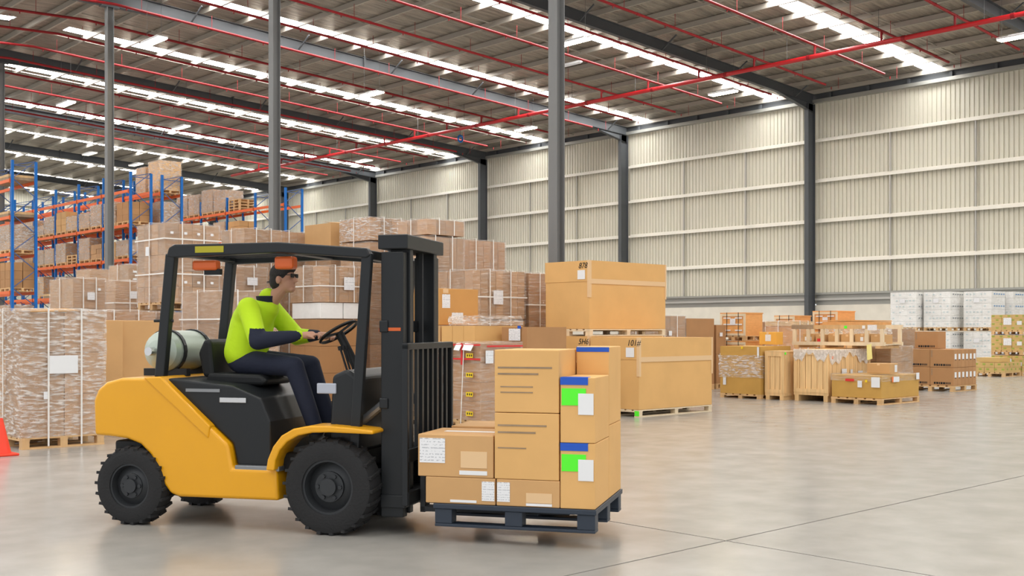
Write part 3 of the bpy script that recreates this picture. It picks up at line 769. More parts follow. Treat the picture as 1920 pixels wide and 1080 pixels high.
o = carton('small_carton', 'small plain carton lying on the long low ochre carton', 21.42, 11.40, .632, .34, .52, .21, 'card'); lab_y(o, .20, .03, .10, .15)

# cartons with icon prints
pallet('timber pallet under the block of printed brown cartons', 26.76, 12.54, 0, 1.29, 1.24, 'wood', .15, 6)
def printed(label, X, Y, z, lx, ly, lz, labels=True, front=True):
    o = carton('printed_carton', label, X, Y, z, lx, ly, lz, 'card_brown', tape=False, group='printed brown cartons on one pallet')
    if front:
        mb = MB(); y_ = ly - .10
        for k in range(9):
            w_ = (.045, .05, .03, .05, .05, .02, .02, .02, .02)[k]; h_ = .05
            mb.box(-.0035, y_ - w_, .035, -.0008, y_, .035 + h_); y_ -= w_ + .016
        tag(mb.build('printed_icons', 'ink', o), kind='stuff')
        MB().box(-.003, ly - .055, lz - .20, -.0008, ly - .035, lz - .03).build('printed_line', 'card_dark' if False else 'wood_dark', o)
    if labels: lab_y(o, .05, lz * .45, lx * .5, lz * .30, 'label_white'); lab_y(o, .08, lz * .40, lx * .25, lz * .05, 'ink')
    return o
wid = 1.27 / 6; k = 0
ORD = ('first', 'second', 'third', 'fourth', 'fifth', 'sixth')
for r_ in range(2):
    for j in range(2):
        for i in range(6):
            nm = f"printed brown carton, {('lower', 'upper')[r_]} layer, {ORD[i]} from the corner in the {('nearer', 'further')[j]} file"
            printed(nm, 26.77 + i * wid, 12.55 + j * .615, .151 + r_ * .455, wid - .006, .608, .45, labels=(j == 0), front=(i == 0))
printed('single printed brown carton on top of the printed carton block', 27.15, 13.14, 1.062, .44, .62, .44, labels=False)

load('wrapped_pallet_load', 'tall brown film-wrapped carton block behind the printed cartons', 'pallet load', 26.6, 14.14, 0, 1.34, 1.1, 1.57, n=(1, 1, 1), m='card_pink', fm='film', straps=False, amp=.012)

# strapped cases with white corner tape
def strapped_case(label, X, Y, z, lx, ly, H, both=False):
    t = thing('strapped_case', label, 'crate', (X, Y, z))
    pallet_parts(t, lx, ly, 'wood', .13, True, 4)
    pc('case_body', 'wood_case', t, .01, .01, .13, lx - .01, ly - .01, H - .03)
    pc('case_lid', 'wood_case', t, -.006, -.006, H - .03, lx + .006, ly + .006, H)
    for y_ in (0, ly - .06): pc('edge_batten', 'wood_pale', t, -.012, y_, .13, .01, y_ + .06, H - .03)
    pc('edge_batten', 'wood_pale', t, -.012, .06, H - .10, .01, ly - .06, H - .03); pc('edge_batten', 'wood_pale', t, -.012, .06, .13, .01, ly - .06, .19)
    for y_ in (.27, .73):
        pc('strap', 'ink', t, -.018, ly * y_ - .008, .10, -.0125, ly * y_ + .008, H + .003)
        for z_ in (.22, .5, .8):
            zz = .13 + (H - .18) * z_; pc('corner_tape', 'strap', t, -.0125, ly * y_ - .11, zz, -.0005, ly * y_ + .11, zz + .035)
    lab_x(t, ly * .38, .13 + (H - .2) * .52, .17, .17, 'paper', x=-.018)
    return t
strapped_case('strapped timber case alone on top, left end of the crates by the wall', 24.29, 16.99, 1.26, .80, .80, .74)
strapped_case('strapped timber case underneath, at the left end of the crates', 24.29, 16.99, 0, .80, .80, 1.25)
strapped_case('strapped timber case in front of the dark wall column, standing highest', 28.3, 16.66, 1.30, .98, .80, .79)
strapped_case('strapped timber case carrying the one before the dark wall column', 28.3, 16.66, 0, .98, .80, 1.29)
load('wrapped_pallet_load', 'film-wrapped timber case behind the dark frame end', 'pallet load', 24.31, 15.58, 0, .95, .8, 1.75, n=(1, 1, 2), m='wood_case', straps=True, cap='wood_crate')
strapped_case('strapped timber case showing its lid behind the film-wrapped case', 26.97, 17.22, 0, .86, .66, 1.95)
load('wrapped_pallet_load', 'dark strapped carton load behind the small orange carton', 'pallet load', 26.0, 17.75, 0, .9, .6, 1.77, n=(2, 1, 2), m='card_brown')
t = thing('flat_case', 'long flat pinkish timber case right of the highest strapped case', 'crate', (27.15, 15.60, 0))
pallet_parts(t, 2.25, .85, 'wood', .13, True, 5)
for k in range(3): pc('case_layer', 'wood_case', t, 0, 0, .13 + k * .55, 2.25, .85, .13 + (k + 1) * .55 - .01)
pc('lid', 'wood_case', t, -.01, -.01, 1.78, 2.26, .86, 1.81); lab_x(t, .3, 1.5, .2, .14, 'paper', x=-.001)

# white stacks along the wall
def white_load(label, X, Y, z, lx, ly, H, blue=False):
    t = load('white_carton_load', label, 'pallet load', X, Y, z, lx, ly, H, n=(4, 3, 6), m='card_white', fm='film_light', straps=False, amp=.010, split=True, seedgap=.004, group='white carton stacks by the wall')
    mb = MB(); mb2 = MB()
    for k in range(6):
        z_ = .14 + (H - .14) * (k + .45) / 6
        for q in range(5):
            if k % 2: mb.box(lx * (.15 + q * .17), -.026, z_, lx * (.15 + q * .17) + .09, -.022, z_ + .045)
        for q in range(7):
            if random.random() < .6: mb2.box(-.026, ly * (.06 + q * .13), z_, -.022, ly * (.06 + q * .13) + .07, z_ + .04)
    tag(mb.build('printed_marks', 'print_blue' if blue else 'print_grey', t), kind='stuff'); tag(mb2.build('printed_marks', 'print_pale', t), kind='stuff')
    lab_x(t, ly * .42, H * .72, .22, .16, 'paper', x=-.03)
    return t
mat('print_grey', (.22, .25, .27), .7); mat('print_pale', (.50, .60, .62), .7); mat('print_blue', (.10, .28, .55), .7)
for i, (X, Y, lx, blue) in enumerate(((40.45, 20.44, 1.1, 0), (40.85, 19.28, 1.12, 0), (41.5, 18.0, 1.2, 1), (42.85, 17.75, 1.15, 1))):
    nm = ('furthest from the green cartons', 'second from the wall-column end', 'directly behind the green cartons', 'at the right edge')[i]
    white_load(f'white wrapped carton stack on top, {nm}', X, Y, 1.50, lx, 1.06, 1.50, blue)
    white_load(f'white wrapped carton stack on the floor below, {nm}', X, Y, 0, lx, 1.06, 1.465, blue)

# green-printed cartons
def green_load(label, X, Y, z, lx, ly, H, n):
    t = load('green_printed_load', label, 'pallet load', X, Y, z, lx, ly, H, n=n, m='card_green', fm=None, straps=False, split=True, group='green-printed carton pallets')
    hz = (H - .14) / n[2]
    mb = MB()
    for k in range(n[2]):
        for j in range(8):
            if (j + k) % 2 == 0: mb.box(-.003, ly * j / 8 + .01, .14 + hz * k + hz * .45, -.0005, ly * j / 8 + .10, .14 + hz * k + hz * .80)
        for j in range(8):
            if (j + k) % 2: mb.box(lx * j / 8 + .01, -.003, .14 + hz * k + hz * .45, lx * j / 8 + .10, -.0005, .14 + hz * k + hz * .80)
    tag(mb.build('green_print', 'green_print', t), kind='stuff')
    return t
for k in range(3):
    t = green_load('green-printed carton pallet, ' + ('lowest', 'middle', 'topmost')[k] + ' of the stack at the right edge', 37.76, 15.34, k * .69, 1.1, 1.05, .68, (3, 3, 4))
    lab_x(t, .36, .33, .27, .24, 'paper', x=-.004); lab_x(t, .02, .33, .16, .13, 'paper', x=-.004)
t = green_load('low green-printed carton pallet standing in front of the taller stack', 36.41, 15.36, 0, 1.28, 1.0, .47, (3, 3, 2))
pc('extra_layer', 'card_green', t, .1, .2, .472, .9, .98, .62)

# ================================================================== PALLET RACKS
LEV = [1.5, 3.0, 4.5, 5.95, 7.4]
up_me = (MB().box(-.05, -.045, 0, .05, -.038, 8.2).box(-.05, .038, 0, .05, .045, 8.2).box(-.05, -.038, 0, -.043, .038, 8.2).box(.043, -.038, 0, .05, .038, 8.2)).mesh('upright', 'blue')
PB = 2.75
beam_me = MB().box(-.025, .05, -.06, .025, PB - .05, .06).box(-.03, .045, -.10, .03, .06, .08).box(-.03, PB - .06, -.10, .03, PB - .045, .08).mesh('beam', 'orange')
br = MB(); z = .3
while z < 7.9:
    br.bar((0, 0, z), (.9, 0, z + .72), .03, .03); br.bar((.9, 0, z + .72), (0, 0, min(z + 1.44, 8.0)), .03, .03); z += 1.44
br.bar((0, 0, 8.0), (.9, 0, 8.0), .03, .03)
br_me = br.mesh('frame_bracing', 'brace')
def rack(label, X, Y, nb):
    t = thing('pallet_rack', label, 'rack', (X, Y, 0), group='blue and orange pallet racks')
    for k in range(nb + 1):
        for x_ in (0, .9):
            o = bpy.data.objects.new('upright', up_me); link(o, t); o.location = (x_, k * PB, 0)
        o = bpy.data.objects.new('frame_bracing', br_me); link(o, t); o['kind'] = 'stuff'; o.location = (0, k * PB, 0)
    for k in range(nb):
        for z in LEV:
            for x_ in (-.08, .98):
                o = bpy.data.objects.new('beam', beam_me); link(o, t); o.location = (x_ * .95, k * PB, z)
    return t
RACKS = {'A': (15.3, 45.0, 2), 'B': (20.1, 45.0, 8), 'C': (21.5, 45.0, 7), 'E': (27.6, 45.0, 7)}
RN = {'A': 'leftmost rack', 'B': 'middle rack', 'C': 'rear rack', 'E': 'wall-side rack'}
for k, (x, y, nb) in RACKS.items():
    rack({'A': 'tall blue pallet rack with orange beams at the left edge', 'B': 'long blue rack row with two loaded levels, behind the grey column',
          'C': 'blue rack row with two tall cartons on its top end', 'E': 'blue rack row nearest the metal wall, end frame bare'}[k], x, y, nb)
LN = {7.4: 'top', 5.95: 'fourth', 4.5: 'third', 3.0: 'second', 1.5: 'lowest'}
CNT = {}
def rload(r, y, z, ly, H, kind='wrap', m='card_pink'):
    X, Y, nb = RACKS[r]; key = (r, z); CNT[key] = CNT.get(key, 0) + 1
    od = ('first', 'second', 'third', 'fourth', 'fifth', 'sixth', 'seventh', 'eighth', 'ninth', 'tenth', 'eleventh', 'twelfth')[CNT[key] - 1]
    d = {'wrap': 'wrapped cartons', 'plain': 'stacked cartons', 'bags': 'lumpy film-wrapped bundle', 'pallets': 'bare stacked pallets', 'low': 'flat timber boards'}[kind]
    lb = f'{d}, {od} from the aisle end on the {LN[z]} level of the {RN[r]}'
    zz = z + .062; gname = 'pallet loads on the racks'
    if kind == 'wrap': load('rack_pallet_load', lb, 'pallet load', X - .05, Y + y, zz, 1.0, ly, H, n=(2, 2, 3), m=m, straps=False, fm='film_heavy', amp=.035, group=gname)
    elif kind == 'plain': load('rack_pallet_load', lb, 'pallet load', X - .05, Y + y, zz, 1.0, ly, H, n=(2, 2, 3), m=m, straps=False, fm=None, group=gname, seedgap=.02)
    elif kind == 'bags':
        t = load('rack_pallet_load', lb, 'pallet load', X - .05, Y + y, zz, 1.0, ly, H * .8, n=(2, 2, 2), m='card_pink', straps=False, fm='film_heavy', amp=.045, group=gname)
    elif kind == 'pallets':
        t = thing('rack_pallet_load', lb, 'pallet load', (X - .05, Y + y, zz), group=gname)
        for q in range(max(1, int(H / .15))):
            o = pallet_parts(t, 1.0, ly, 'wood', .14, False); o.location = (0, 0, q * .145)
    elif kind == 'low':
        t = thing('rack_pallet_load', lb, 'pallet load', (X - .05, Y + y, zz), group=gname)
        for q in range(2): pc('board_layer', 'wood' if q else 'wood_dark', t, -.05, 0, q * .10, 1.05, ly, q * .10 + .095)
# leftmost rack
for y_ in (.15, 1.45):
    rload('A', y_, 7.4, 1.15, .2, 'low'); rload('A', y_, 5.95, 1.15, .2, 'low')
    rload('A', y_, 4.5, 1.1, 1.1, 'wrap'); rload('A', y_, 3.0, 1.1, 1.15, 'plain', 'card_brown'); rload('A', y_, 1.5, 1.1, .95, 'wrap', 'card_brown')
# middle rack
rr = random.Random(5)
for z, kinds in ((5.95, ('plain', 'wrap', 'wrap', 'bags', 'wrap', 'plain', 'wrap', 'bags', 'wrap', 'wrap')),
                 (4.5, ('wrap', 'plain', 'plain', 'wrap', 'pallets', 'wrap', 'bags', 'wrap', 'plain', 'wrap')),
                 (3.0, ('plain', 'wrap', 'low', 'wrap', 'plain', 'wrap', 'low', 'wrap'))):
    for i, kd in enumerate(kinds):
        bay, hf = divmod(i, 2)
        rload('B', bay * PB + (.12 if hf == 0 else 1.42), z, 1.18, rr.uniform(.72, 1.12) if kd != 'pallets' else .5, kd, rr.choice(('card_pink', 'card_pink', 'card_brown', 'card')))
rload('C', .15, 7.4, 1.05, 1.40, 'wrap', 'card_tan'); rload('C', 1.50, 7.4, .95, 1.25, 'wrap', 'card')
for i in range(6):
    bay, hf = divmod(i, 2); rload('C', bay * PB + (.12 if hf == 0 else 1.42), 5.95, 1.18, rr.uniform(.85, 1.12), ('wrap', 'plain', 'bags')[i % 3], 'card_pink')
# rack nearest the wall
rload('E', PB + 1.45, 7.4, 1.1, .62, 'pallets')
for i, (H_, kd) in enumerate(((1.15, 'wrap'), (1.30, 'wrap'), (1.45, 'bags'), (1.25, 'wrap'), (1.0, 'bags'), (1.1, 'wrap'))):
    bay, hf = divmod(i, 2); rload('E', (bay + 2) * PB + (.12 if hf == 0 else 1.42), 7.4, 1.18, H_, kd, 'card_pink')
for i, (H_, kd) in enumerate(((.95, 'plain'), (1.0, 'wrap'), (.7, 'bags'))):
    rload('E', (4.2, 5.66, 6.95)[i], 5.95, 1.15, H_, kd, 'card')

# ================================================================== FORKLIFT
O = Vector((5.166, 7.327)); ANG = math.radians(-58.461); DV = Vector((math.cos(ANG), math.sin(ANG))); LV = Vector((-DV.y, DV.x))
def W(x, y, z=0): p = O + DV * x + LV * y; return (p.x, p.y, z)
fk = thing('forklift_truck', 'yellow and black counterbalance forklift driving with a loaded pallet', 'forklift', (O.x, O.y, 0), ANG)
# yellow body: counterweight with side frame, rounded tail
side = [(-2.05, .70), (-2.06, .98), (-2.02, 1.07), (-1.94, 1.13), (-1.80, 1.165), (-1.45, 1.17), (-.85, .66), (-.815, .475), (-.50, .475), (-.47, .56), (-.44, .48), (-.42, .24),
        (-1.28, .235), (-1.36, .26), (-1.42, .33), (-1.47, .45), (-1.54, .56), (-1.63, .64), (-1.75, .68), (-1.90, .695)]
b = MB().prism(side, -.555, .555).build('body', 'paint_yellow', fk, bevel=.045, seg=4)
for p in b.data.polygons: p.use_smooth = True
b.data.set_sharp_from_angle(angle=math.radians(50))
MB().box(-1.9, -.50, .30, -1.45, .50, .66).build('axle_housing', 'black_plastic', fk, bevel=.02)
# side crease of the counterweight
MB().prism([(-1.60, 1.172), (-1.44, 1.18), (-1.00, .80), (-1.02, .70)], -.566, .566).build('hood_side_trim', 'paint_yellow', fk, bevel=.012)
# dark engine hood and floor
MB().prism([(-1.43, 1.15), (-1.40, 1.165), (-.84, 1.11), (-.60, 1.02), (-.52, .84), (-.51, .49), (-.80, .49), (-.84, .66)], -.50, .50).build('engine_hood', 'black_paint', fk, bevel=.03, seg=3)
MB().box(-.80, -.545, .46, -.42, .545, .50).build('step_plate', 'grey_metal', fk, bevel=.008)
MB().box(-.52, -.46, .46, .12, .46, .60).build('floor_plate', 'black_plastic', fk, bevel=.015)
MB().prism([(-.05, .60), (.16, .60), (.20, 1.18), (.10, 1.25), (-.02, 1.20)], -.46, .46).build('dashboard', 'black_paint', fk, bevel=.03, seg=3)
MB().box(-.95, -.512, .98, -.72, -.495, 1.02).build('hood_latch', 'chrome', fk, bevel=.004)
MB().box(-1.25, -.508, 1.06, -.95, -.498, 1.085).build('painted_hood_highlight', 'grey_metal', fk)  # grey strip imitating a highlight along the hood side
MB().box(-.14, -.475, 1.06, .02, -.455, 1.14).build('instrument_pod', 'silver_tape', fk, bevel=.008)
# fenders
arc = [(-.50, .475), (-.485, .56), (-.44, .66), (-.37, .745), (-.27, .80), (-.14, .825), (.02, .828), (.20, .818), (.38, .800)]
inn = [(-.43, .475), (-.42, .55), (-.385, .63), (-.32, .70), (-.23, .748), (-.12, .772), (.02, .778), (.20, .775), (.38, .772)]
for y0, y1 in ((-.61, -.34), (.34, .61)):
    MB().prism(arc + inn[::-1], y0, y1).build('fender', 'paint_yellow', fk, bevel=.012)
# wheels
def wheel(x, y, r, wd, name):
    R_ = r
    t = MB().lathe([(R_ * .58, -wd / 2 + .01), (R_ * .80, -wd / 2), (R_ * .95, -wd / 2 + .015), (R_, -wd / 2 + .05), (R_, wd / 2 - .05), (R_ * .95, wd / 2 - .015), (R_ * .80, wd / 2), (R_ * .58, wd / 2 - .01)], (0, 0, 0), 'y', 48)
    for i in range(22):
        a = 2 * math.pi * i / 22
        for s in (-1, 1):
            c_, s_ = math.cos(a + s * .06), math.sin(a + s * .06)
            t.bar(((R_ - .012) * c_, s * (wd / 2 - .01), (R_ - .012) * s_), ((R_ + .0) * math.cos(a), s * .01, (R_ + .0) * math.sin(a)), .035, .022)
    o = t.build(name, 'rubber', fk, loc=(x, y, r), smooth=True)
    sg = -1 if y < 0 else 1
    MB().lathe([(R_ * .60, -wd * .40), (R_ * .60, wd * .40), (R_ * .53, wd * .40), (R_ * .50, 0.02), (R_ * .30, sg * .02 + .03), (R_ * .30, sg * .02 - .03), (R_ * .50, -.02), (R_ * .53, -wd * .40)], (0, 0, 0), 'y', 36).build('rim', 'rim', o, smooth=True)
    hb = MB().tube((0, -.05, 0), (0, sg * wd * .30, 0), R_ * .32, 24).tube((0, 0, 0), (0, sg * wd * .42, 0), R_ * .18, 18)
    for i in range(6):
        a = 2 * math.pi * i / 6; hb.tube((R_ * .25 * math.cos(a), 0, R_ * .25 * math.sin(a)), (R_ * .25 * math.cos(a), sg * wd * .36, R_ * .25 * math.sin(a)), .016, 6)
    hb.build('hub', 'rim', o, smooth=True)
wheel(0, -.475, .362, .25, 'front_wheel'); wheel(0, .475, .362, .25, 'front_wheel')
wheel(-1.71, -.495, .308, .20, 'rear_wheel'); wheel(-1.71, .495, .308, .20, 'rear_wheel')
MB().tube((0, -.40, .362), (0, .40, .362), .11, 14).build('front_axle', 'black_plastic', fk)
# overhead guard
gd = MB()
og = thing  # noqa
guard = bpy.data.objects.new('overhead_guard', None); link(guard, fk)
for y in (-.46, .46):
    MB().bar((-1.50, y, 1.17), (-1.40, y, 2.15), .07, .085, up=(1, 0, 0)).build('rear_pillar', 'black_paint', guard, bevel=.01)
    MB().bar((.17, y, .62), (.275, y, 2.13), .06, .08, up=(1, 0, 0)).build('front_pillar', 'black_paint', guard, bevel=.01)
    MB().prism([(-1.43, 2.13), (-1.41, 2.20), (-1.36, 2.225), (-.45, 2.225), (.28, 2.165), (.31, 2.11), (.28, 2.09), (-.45, 2.145), (-1.38, 2.12)], y - .04, y + .04).build('roof_rail', 'black_paint', guard, bevel=.01)
for k in range(7):
    y = -.34 + k * .1133
    MB().bar((-1.36, y, 2.18), (-.45, y, 2.19), .03, .035).bar((-.45, y, 2.19), (.24, y, 2.13), .03, .035).build('roof_bar', 'black_paint', guard)
for x, z in ((-1.37, 2.17), (-.45, 2.18), (.24, 2.12)): MB().box(x - .04, -.42, z - .035, x + .04, .42, z + .035).build('cross_member', 'black_paint', guard, bevel=.008)
MB().box(-1.17, -.503, 2.155, -.92, -.5, 2.205).build('warning_decal', 'sticker_yellow', guard)
MB().box(-1.24, -.44, 2.02, -1.02, -.36, 2.10).build('indicator_lamp', 'amber', guard, bevel=.02)
MB().box(-1.14, -.42, 1.985, -1.0, -.38, 2.03).build('lamp_bracket', 'black_plastic', guard)
MB().box(-.52, -.44, 2.02, -.36, -.34, 2.12).build('indicator_lamp', 'amber', guard, bevel=.02)
MB().tube((-1.40, -.44, 1.62), (-1.54, -.50, 1.62), .012, 8).build('grab_handle', 'black_paint', guard)
# gas bottle
MB().tube((-1.52, 0, 1.42), (-1.52, 0, 1.42001), .01).build('valve', 'chrome', fk)
gb = MB()
rows = [(0, .0), (.05, .09), (.10, .15), (.15, .168), (.62, .168), (.67, .15), (.72, .09), (.77, 0.0)]
for i in range(len(rows) - 1):
    gb.tube((0, rows[i][0] - .385, 0), (0, rows[i + 1][0] - .385, 0), max(rows[i][1], .002), 24, max(rows[i + 1][1], .002))
gb.build('gas_bottle', 'gas_bottle', fk, loc=(-1.62, 0, 1.375), smooth=True)
MB().box(-1.82, -.22, 1.17, -1.42, -.16, 1.23).box(-1.82, .16, 1.17, -1.42, .22, 1.23).build('bottle_bracket', 'black_paint', fk)
for y in (-.19, .19): MB().lathe([(.170, -.02), (.180, -.02), (.180, .02), (.170, .02)], (-1.62, y, 1.375), 'y', 24).build('bottle_strap', 'black_paint', fk)
MB().tube((-1.62, -.385, 1.375), (-1.62, -.46, 1.375), .035, 10).build('bottle_valve', 'chrome', fk)
# seat
MB().prism([(-1.24, 1.10), (-.72, 1.10), (-.68, 1.14), (-.74, 1.19), (-1.22, 1.20)], -.24, .24).build('seat', 'black_plastic', fk, bevel=.03, seg=3)
MB().prism([(-1.27, 1.16), (-1.17, 1.16), (-1.20, 1.46), (-1.26, 1.48), (-1.32, 1.36)], -.22, .22).build('backrest', 'black_plastic', fk, bevel=.03, seg=3)
# steering
st = MB().tube((.02, .04, 1.15), (-.18, .04, 1.515), .035, 12).build('steering_column', 'black_plastic', fk)
sw = MB().lathe([(.165, -.014), (.178, 0), (.165, .014), (.152, 0)], (0, 0, 0), 'z', 32)
for a in (0, 2.1, 4.2): sw.bar((0, 0, -.01), (.155 * math.cos(a), .155 * math.sin(a), 0), .025, .015)
o = sw.build('steering_wheel', 'black_plastic', fk, loc=(-.19, .04, 1.53), smooth=True); o.rotation_euler = (0, math.radians(-32), 0)
for k in range(3): MB().tube((.04, -.30 + k * .06, 1.22), (-.02, -.30 + k * .06, 1.40), .009, 8).tube((-.02, -.30 + k * .06, 1.39), (-.027, -.30 + k * .06, 1.42), .018, 8).build('hydraulic_lever', 'black_plastic', fk)
# mast
mast = bpy.data.objects.new('mast', None); link(mast, fk)
for s in (-1, 1):
    y = s * .36
    MB().box(.36, y - .045, .13, .54, y + .045, 2.14).build('outer_rail', 'black_paint', mast, bevel=.006)
    MB().box(.40, s * .275 - .035, .15, .56, s * .275 + .035, 2.20).build('inner_rail', 'black_paint', mast, bevel=.006)
    MB().tube((.36, s * .20, .20), (.36, s * .20, 1.50), .035, 12).tube((.36, s * .20, 1.5), (.36, s * .20, 2.18), .022, 10).build('lift_cylinder', 'grey_metal', mast, smooth=True)
    MB().box(.47, s * .14 - .015, .5, .50, s * .14 + .015, 2.16).build('lift_chain', 'rim', mast)
    MB().tube((.05, s * .30, .75), (.38, s * .34, 1.0), .035, 10).build('tilt_cylinder', 'grey_metal', mast)
for z, x0, x1, h_ in ((2.16, .34, .58, .11), (.20, .36, .56, .10), (1.53, .35, .42, .09), (.95, .35, .42, .08)):
    MB().box(x0, -.42, z, x1, .42, z + h_).build('crosshead', 'black_paint', mast, bevel=.008)
MB().box(.345, -.41, 1.535, .352, .41, 1.56).build('orange_stripe', 'amber', mast); MB().box(.365, -.408, 1.54, .52, -.404, 1.565).build('orange_stripe', 'amber', mast)
for k in range(4): MB().tube((.43, -.10 + k * .06, .6), (.43, -.10 + k * .06, 2.1), .014, 8).build('hydraulic_hose', 'rubber', mast)
# carriage and load backrest
car = bpy.data.objects.new('carriage', None); link(car, fk)
for z in (.24, .56): MB().box(.58, -.52, z, .63, .52, z + .10).build('carriage_bar', 'black_paint', car, bevel=.006)
for s in (-1, 1):
    MB().box(.58, s * .515 - .02, .24, .625, s * .515 + .02, 1.44).build('backrest_side', 'black_paint', car, bevel=.006)
MB().box(.58, -.535, 1.40, .625, .535, 1.45).build('backrest_top', 'black_paint', car, bevel=.006)
for k in range(8): MB().box(.59, -.40 + k * .114 - .02, .66, .615, -.40 + k * .114 + .02, 1.40).build('backrest_bar', 'black_paint', car)
for s in (-1, 1):
    y = s * .24
    MB().box(.635, y - .055, .16, .675, y + .055, .68).prism([(.635, .165), (1.80, .185), (1.80, .195), (.635, .205)], y - .055, y + .055).build('fork', 'rim', car, bevel=.003)

# ---- carried pallet and cartons
PX0, PX1, PY0, PY1 = .86, 2.05, -.60, .48
pl = thing('plastic_pallet', 'dark navy plastic pallet carried on the forks', 'pallet', W(0, 0, .115), ANG)
for y in (PY0, -.12, PY1 - .12): MB().box(PX0, y, 0, PX1, y + .12, .022).build('runner', 'navy_plastic', pl, bevel=.004)
for x in (PX0, 1.39, PX1 - .13):
    for y in (PY0, -.12, PY1 - .12): MB().box(x, y + .002, .022, x + .13, y + .118, .13).build('block', 'navy_plastic', pl, bevel=.006)
MB().box(PX0 - .01, PY0 - .01, .13, PX1 + .01, PY1 + .01, .168).build('deck', 'navy_plastic', pl, bevel=.006)
def fcarton(label, x0, x1, y0, y1, z0, z1, m='card', tape=None):
    o = MB().box(x0, y0, 0, x1, y1, z1 - z0).build('carton', m, None, loc=W(0, 0, z0), bevel=.006); o.rotation_euler = (0, 0, ANG)
    tag(o, label, 'carton', 'cartons carried by the forklift'); return o
def flab(o, x0, x1, z0, z1, y, m='paper', name='label'): return pc(name, m, o, x0, y - .004, z0, x1, y - .0008, z1)
Z0 = .2845
o = fcarton('flat brown carton at the bottom of the forklift load, next to the mast', .79, 1.32, -.60, -.05, Z0, .476, 'card'); flab(o, 1.22, 1.315, .03, .17, -.60); flab(o, .98, 1.18, .012, .03, -.60, 'label_white')
o = fcarton('flat brown carton at the bottom of the forklift load, with gold label', 1.33, 1.795, -.60, -.05, Z0, .476, 'card'); flab(o, 1.55, 1.74, .03, .10, -.60, 'tape'); flab(o, 1.335, 1.43, .03, .17, -.60); flab(o, 1.55, 1.74, .008, .026, -.60, 'label_white')
o = fcarton('brown carton with white label, lying on the load beside the mast', .73, 1.305, -.60, -.05, .478, .785, 'card'); flab(o, .745, .94, .10, .28, -.60); flab(o, 1.06, 1.26, .07, .19, -.60, 'tape'); flab(o, 1.05, 1.26, .02, .05, -.60, 'label_white'); pc('tape', 'label_white', o, .85, -.36, .3075, 1.28, -.29, .3085)
def lines(o, x0, x1, z, y, h=.012): pc('printed_line', 'wood_dark', o, x0, y - .003, z, x1, y - .0006, z + h)
o = fcarton('tan carton in the lower middle of the forklift load', 1.315, 1.79, -.60, .0, .478, .953, 'card_tan'); lines(o, 1.34, 1.62, .33, -.60); lines(o, 1.34, 1.70, .38, -.60); lines(o, 1.34, 1.55, .22, -.60, .008)
o = fcarton('tan carton on top in the middle of the forklift load', 1.315, 1.79, -.60, .0, .957, 1.405, 'card_tan'); lines(o, 1.34, 1.74, .315, -.60); lines(o, 1.34, 1.64, .27, -.60); lines(o, 1.36, 1.60, .18, -.60, .008); lines(o, 1.36, 1.60, .14, -.60, .008)
for k, (z0, z1) in enumerate(((Z0, .747), (.750, 1.212))):
    o = fcarton(('lower' if k == 0 else 'upper') + ' tan carton with green label at the leading end of the load', 1.80, 2.05, -.60, -.06, z0, z1, 'card_tan')
    flab(o, 1.80, 2.0, .41, .44, -.60, 'label_blue', 'blue_tape'); pc('blue_tape', 'label_blue', o, 1.80, -.602, .44, 2.0, -.50, .464)
    flab(o, 1.81, 1.985, .265, .385, -.60, 'label_green', 'green_label'); flab(o, 1.93, 2.04, .20, .35, -.602, 'label_white')
fcarton('lower tan carton at the far leading corner of the load', 1.80, 2.05, -.05, .46, Z0, .83, 'card_tan')
o = fcarton('upper tan carton at the far leading corner, topped with blue tape', 1.80, 2.05, -.05, .46, .833, 1.42, 'card_tan'); flab(o, 1.80, 2.05, .55, .585, -.05, 'label_blue', 'blue_tape')
fcarton('brown carton on the far side of the load beside the mast', .80, 1.30, -.04, .46, Z0, .80, 'card')
fcarton('tan carton on the far side in the middle of the load', 1.315, 1.79, .01, .46, Z0, 1.30, 'card_tan')

# ================================================================== DRIVER
def blob(name, prims, mats, parent, voxel=.012, smooth=5, pick=None):
    """one continuous surface grown from tapered limbs and rounded masses"""
    bm = bmesh.new()
    def sph(c, r, rot=None):
        r = r if isinstance(r, (tuple, list)) else (r, r, r)
        mt = Matrix.Translation(c) @ (rot.to_4x4() if rot is not None else Matrix.Identity(4)) @ Matrix.Diagonal((*r, 1))
        bmesh.ops.create_icosphere(bm, subdivisions=3, radius=1, matrix=mt)
    for p in prims:
        if p[0] == 'e': sph(Vector(p[1]), p[2], p[3] if len(p) > 3 else None)
        else:
            _, a, ra, b_, rb = p; a = Vector(a); b_ = Vector(b_); d = b_ - a
            sph(a, ra); sph(b_, rb)
            mt = Matrix.Translation((a + b_) / 2) @ d.to_track_quat('Z', 'Y').to_matrix().to_4x4()
            bmesh.ops.create_cone(bm, cap_ends=True, segments=16, radius1=ra, radius2=rb, depth=d.length, matrix=mt)
    me = bpy.data.meshes.new(name); bm.to_mesh(me); bm.free()
    o = bpy.data.objects.new(name, me); col.objects.link(o)
    r = o.modifiers.new('r', 'REMESH'); r.mode = 'VOXEL'; r.voxel_size = voxel
    s = o.modifiers.new('s', 'SMOOTH'); s.factor = .5; s.iterations = smooth
    dg = bpy.context.evaluated_depsgraph_get()
    me2 = bpy.data.meshes.new_from_object(o.evaluated_get(dg)); me2.name = name
    o.modifiers.clear(); o.data = me2; bpy.data.meshes.remove(me)
    me2.materials.clear()
    for m in mats: me2.materials.append(M(m))
    for p in me2.polygons:
        p.use_smooth = True
        p.material_index = pick(p.center) if pick else 0
    o.parent = parent
    return o

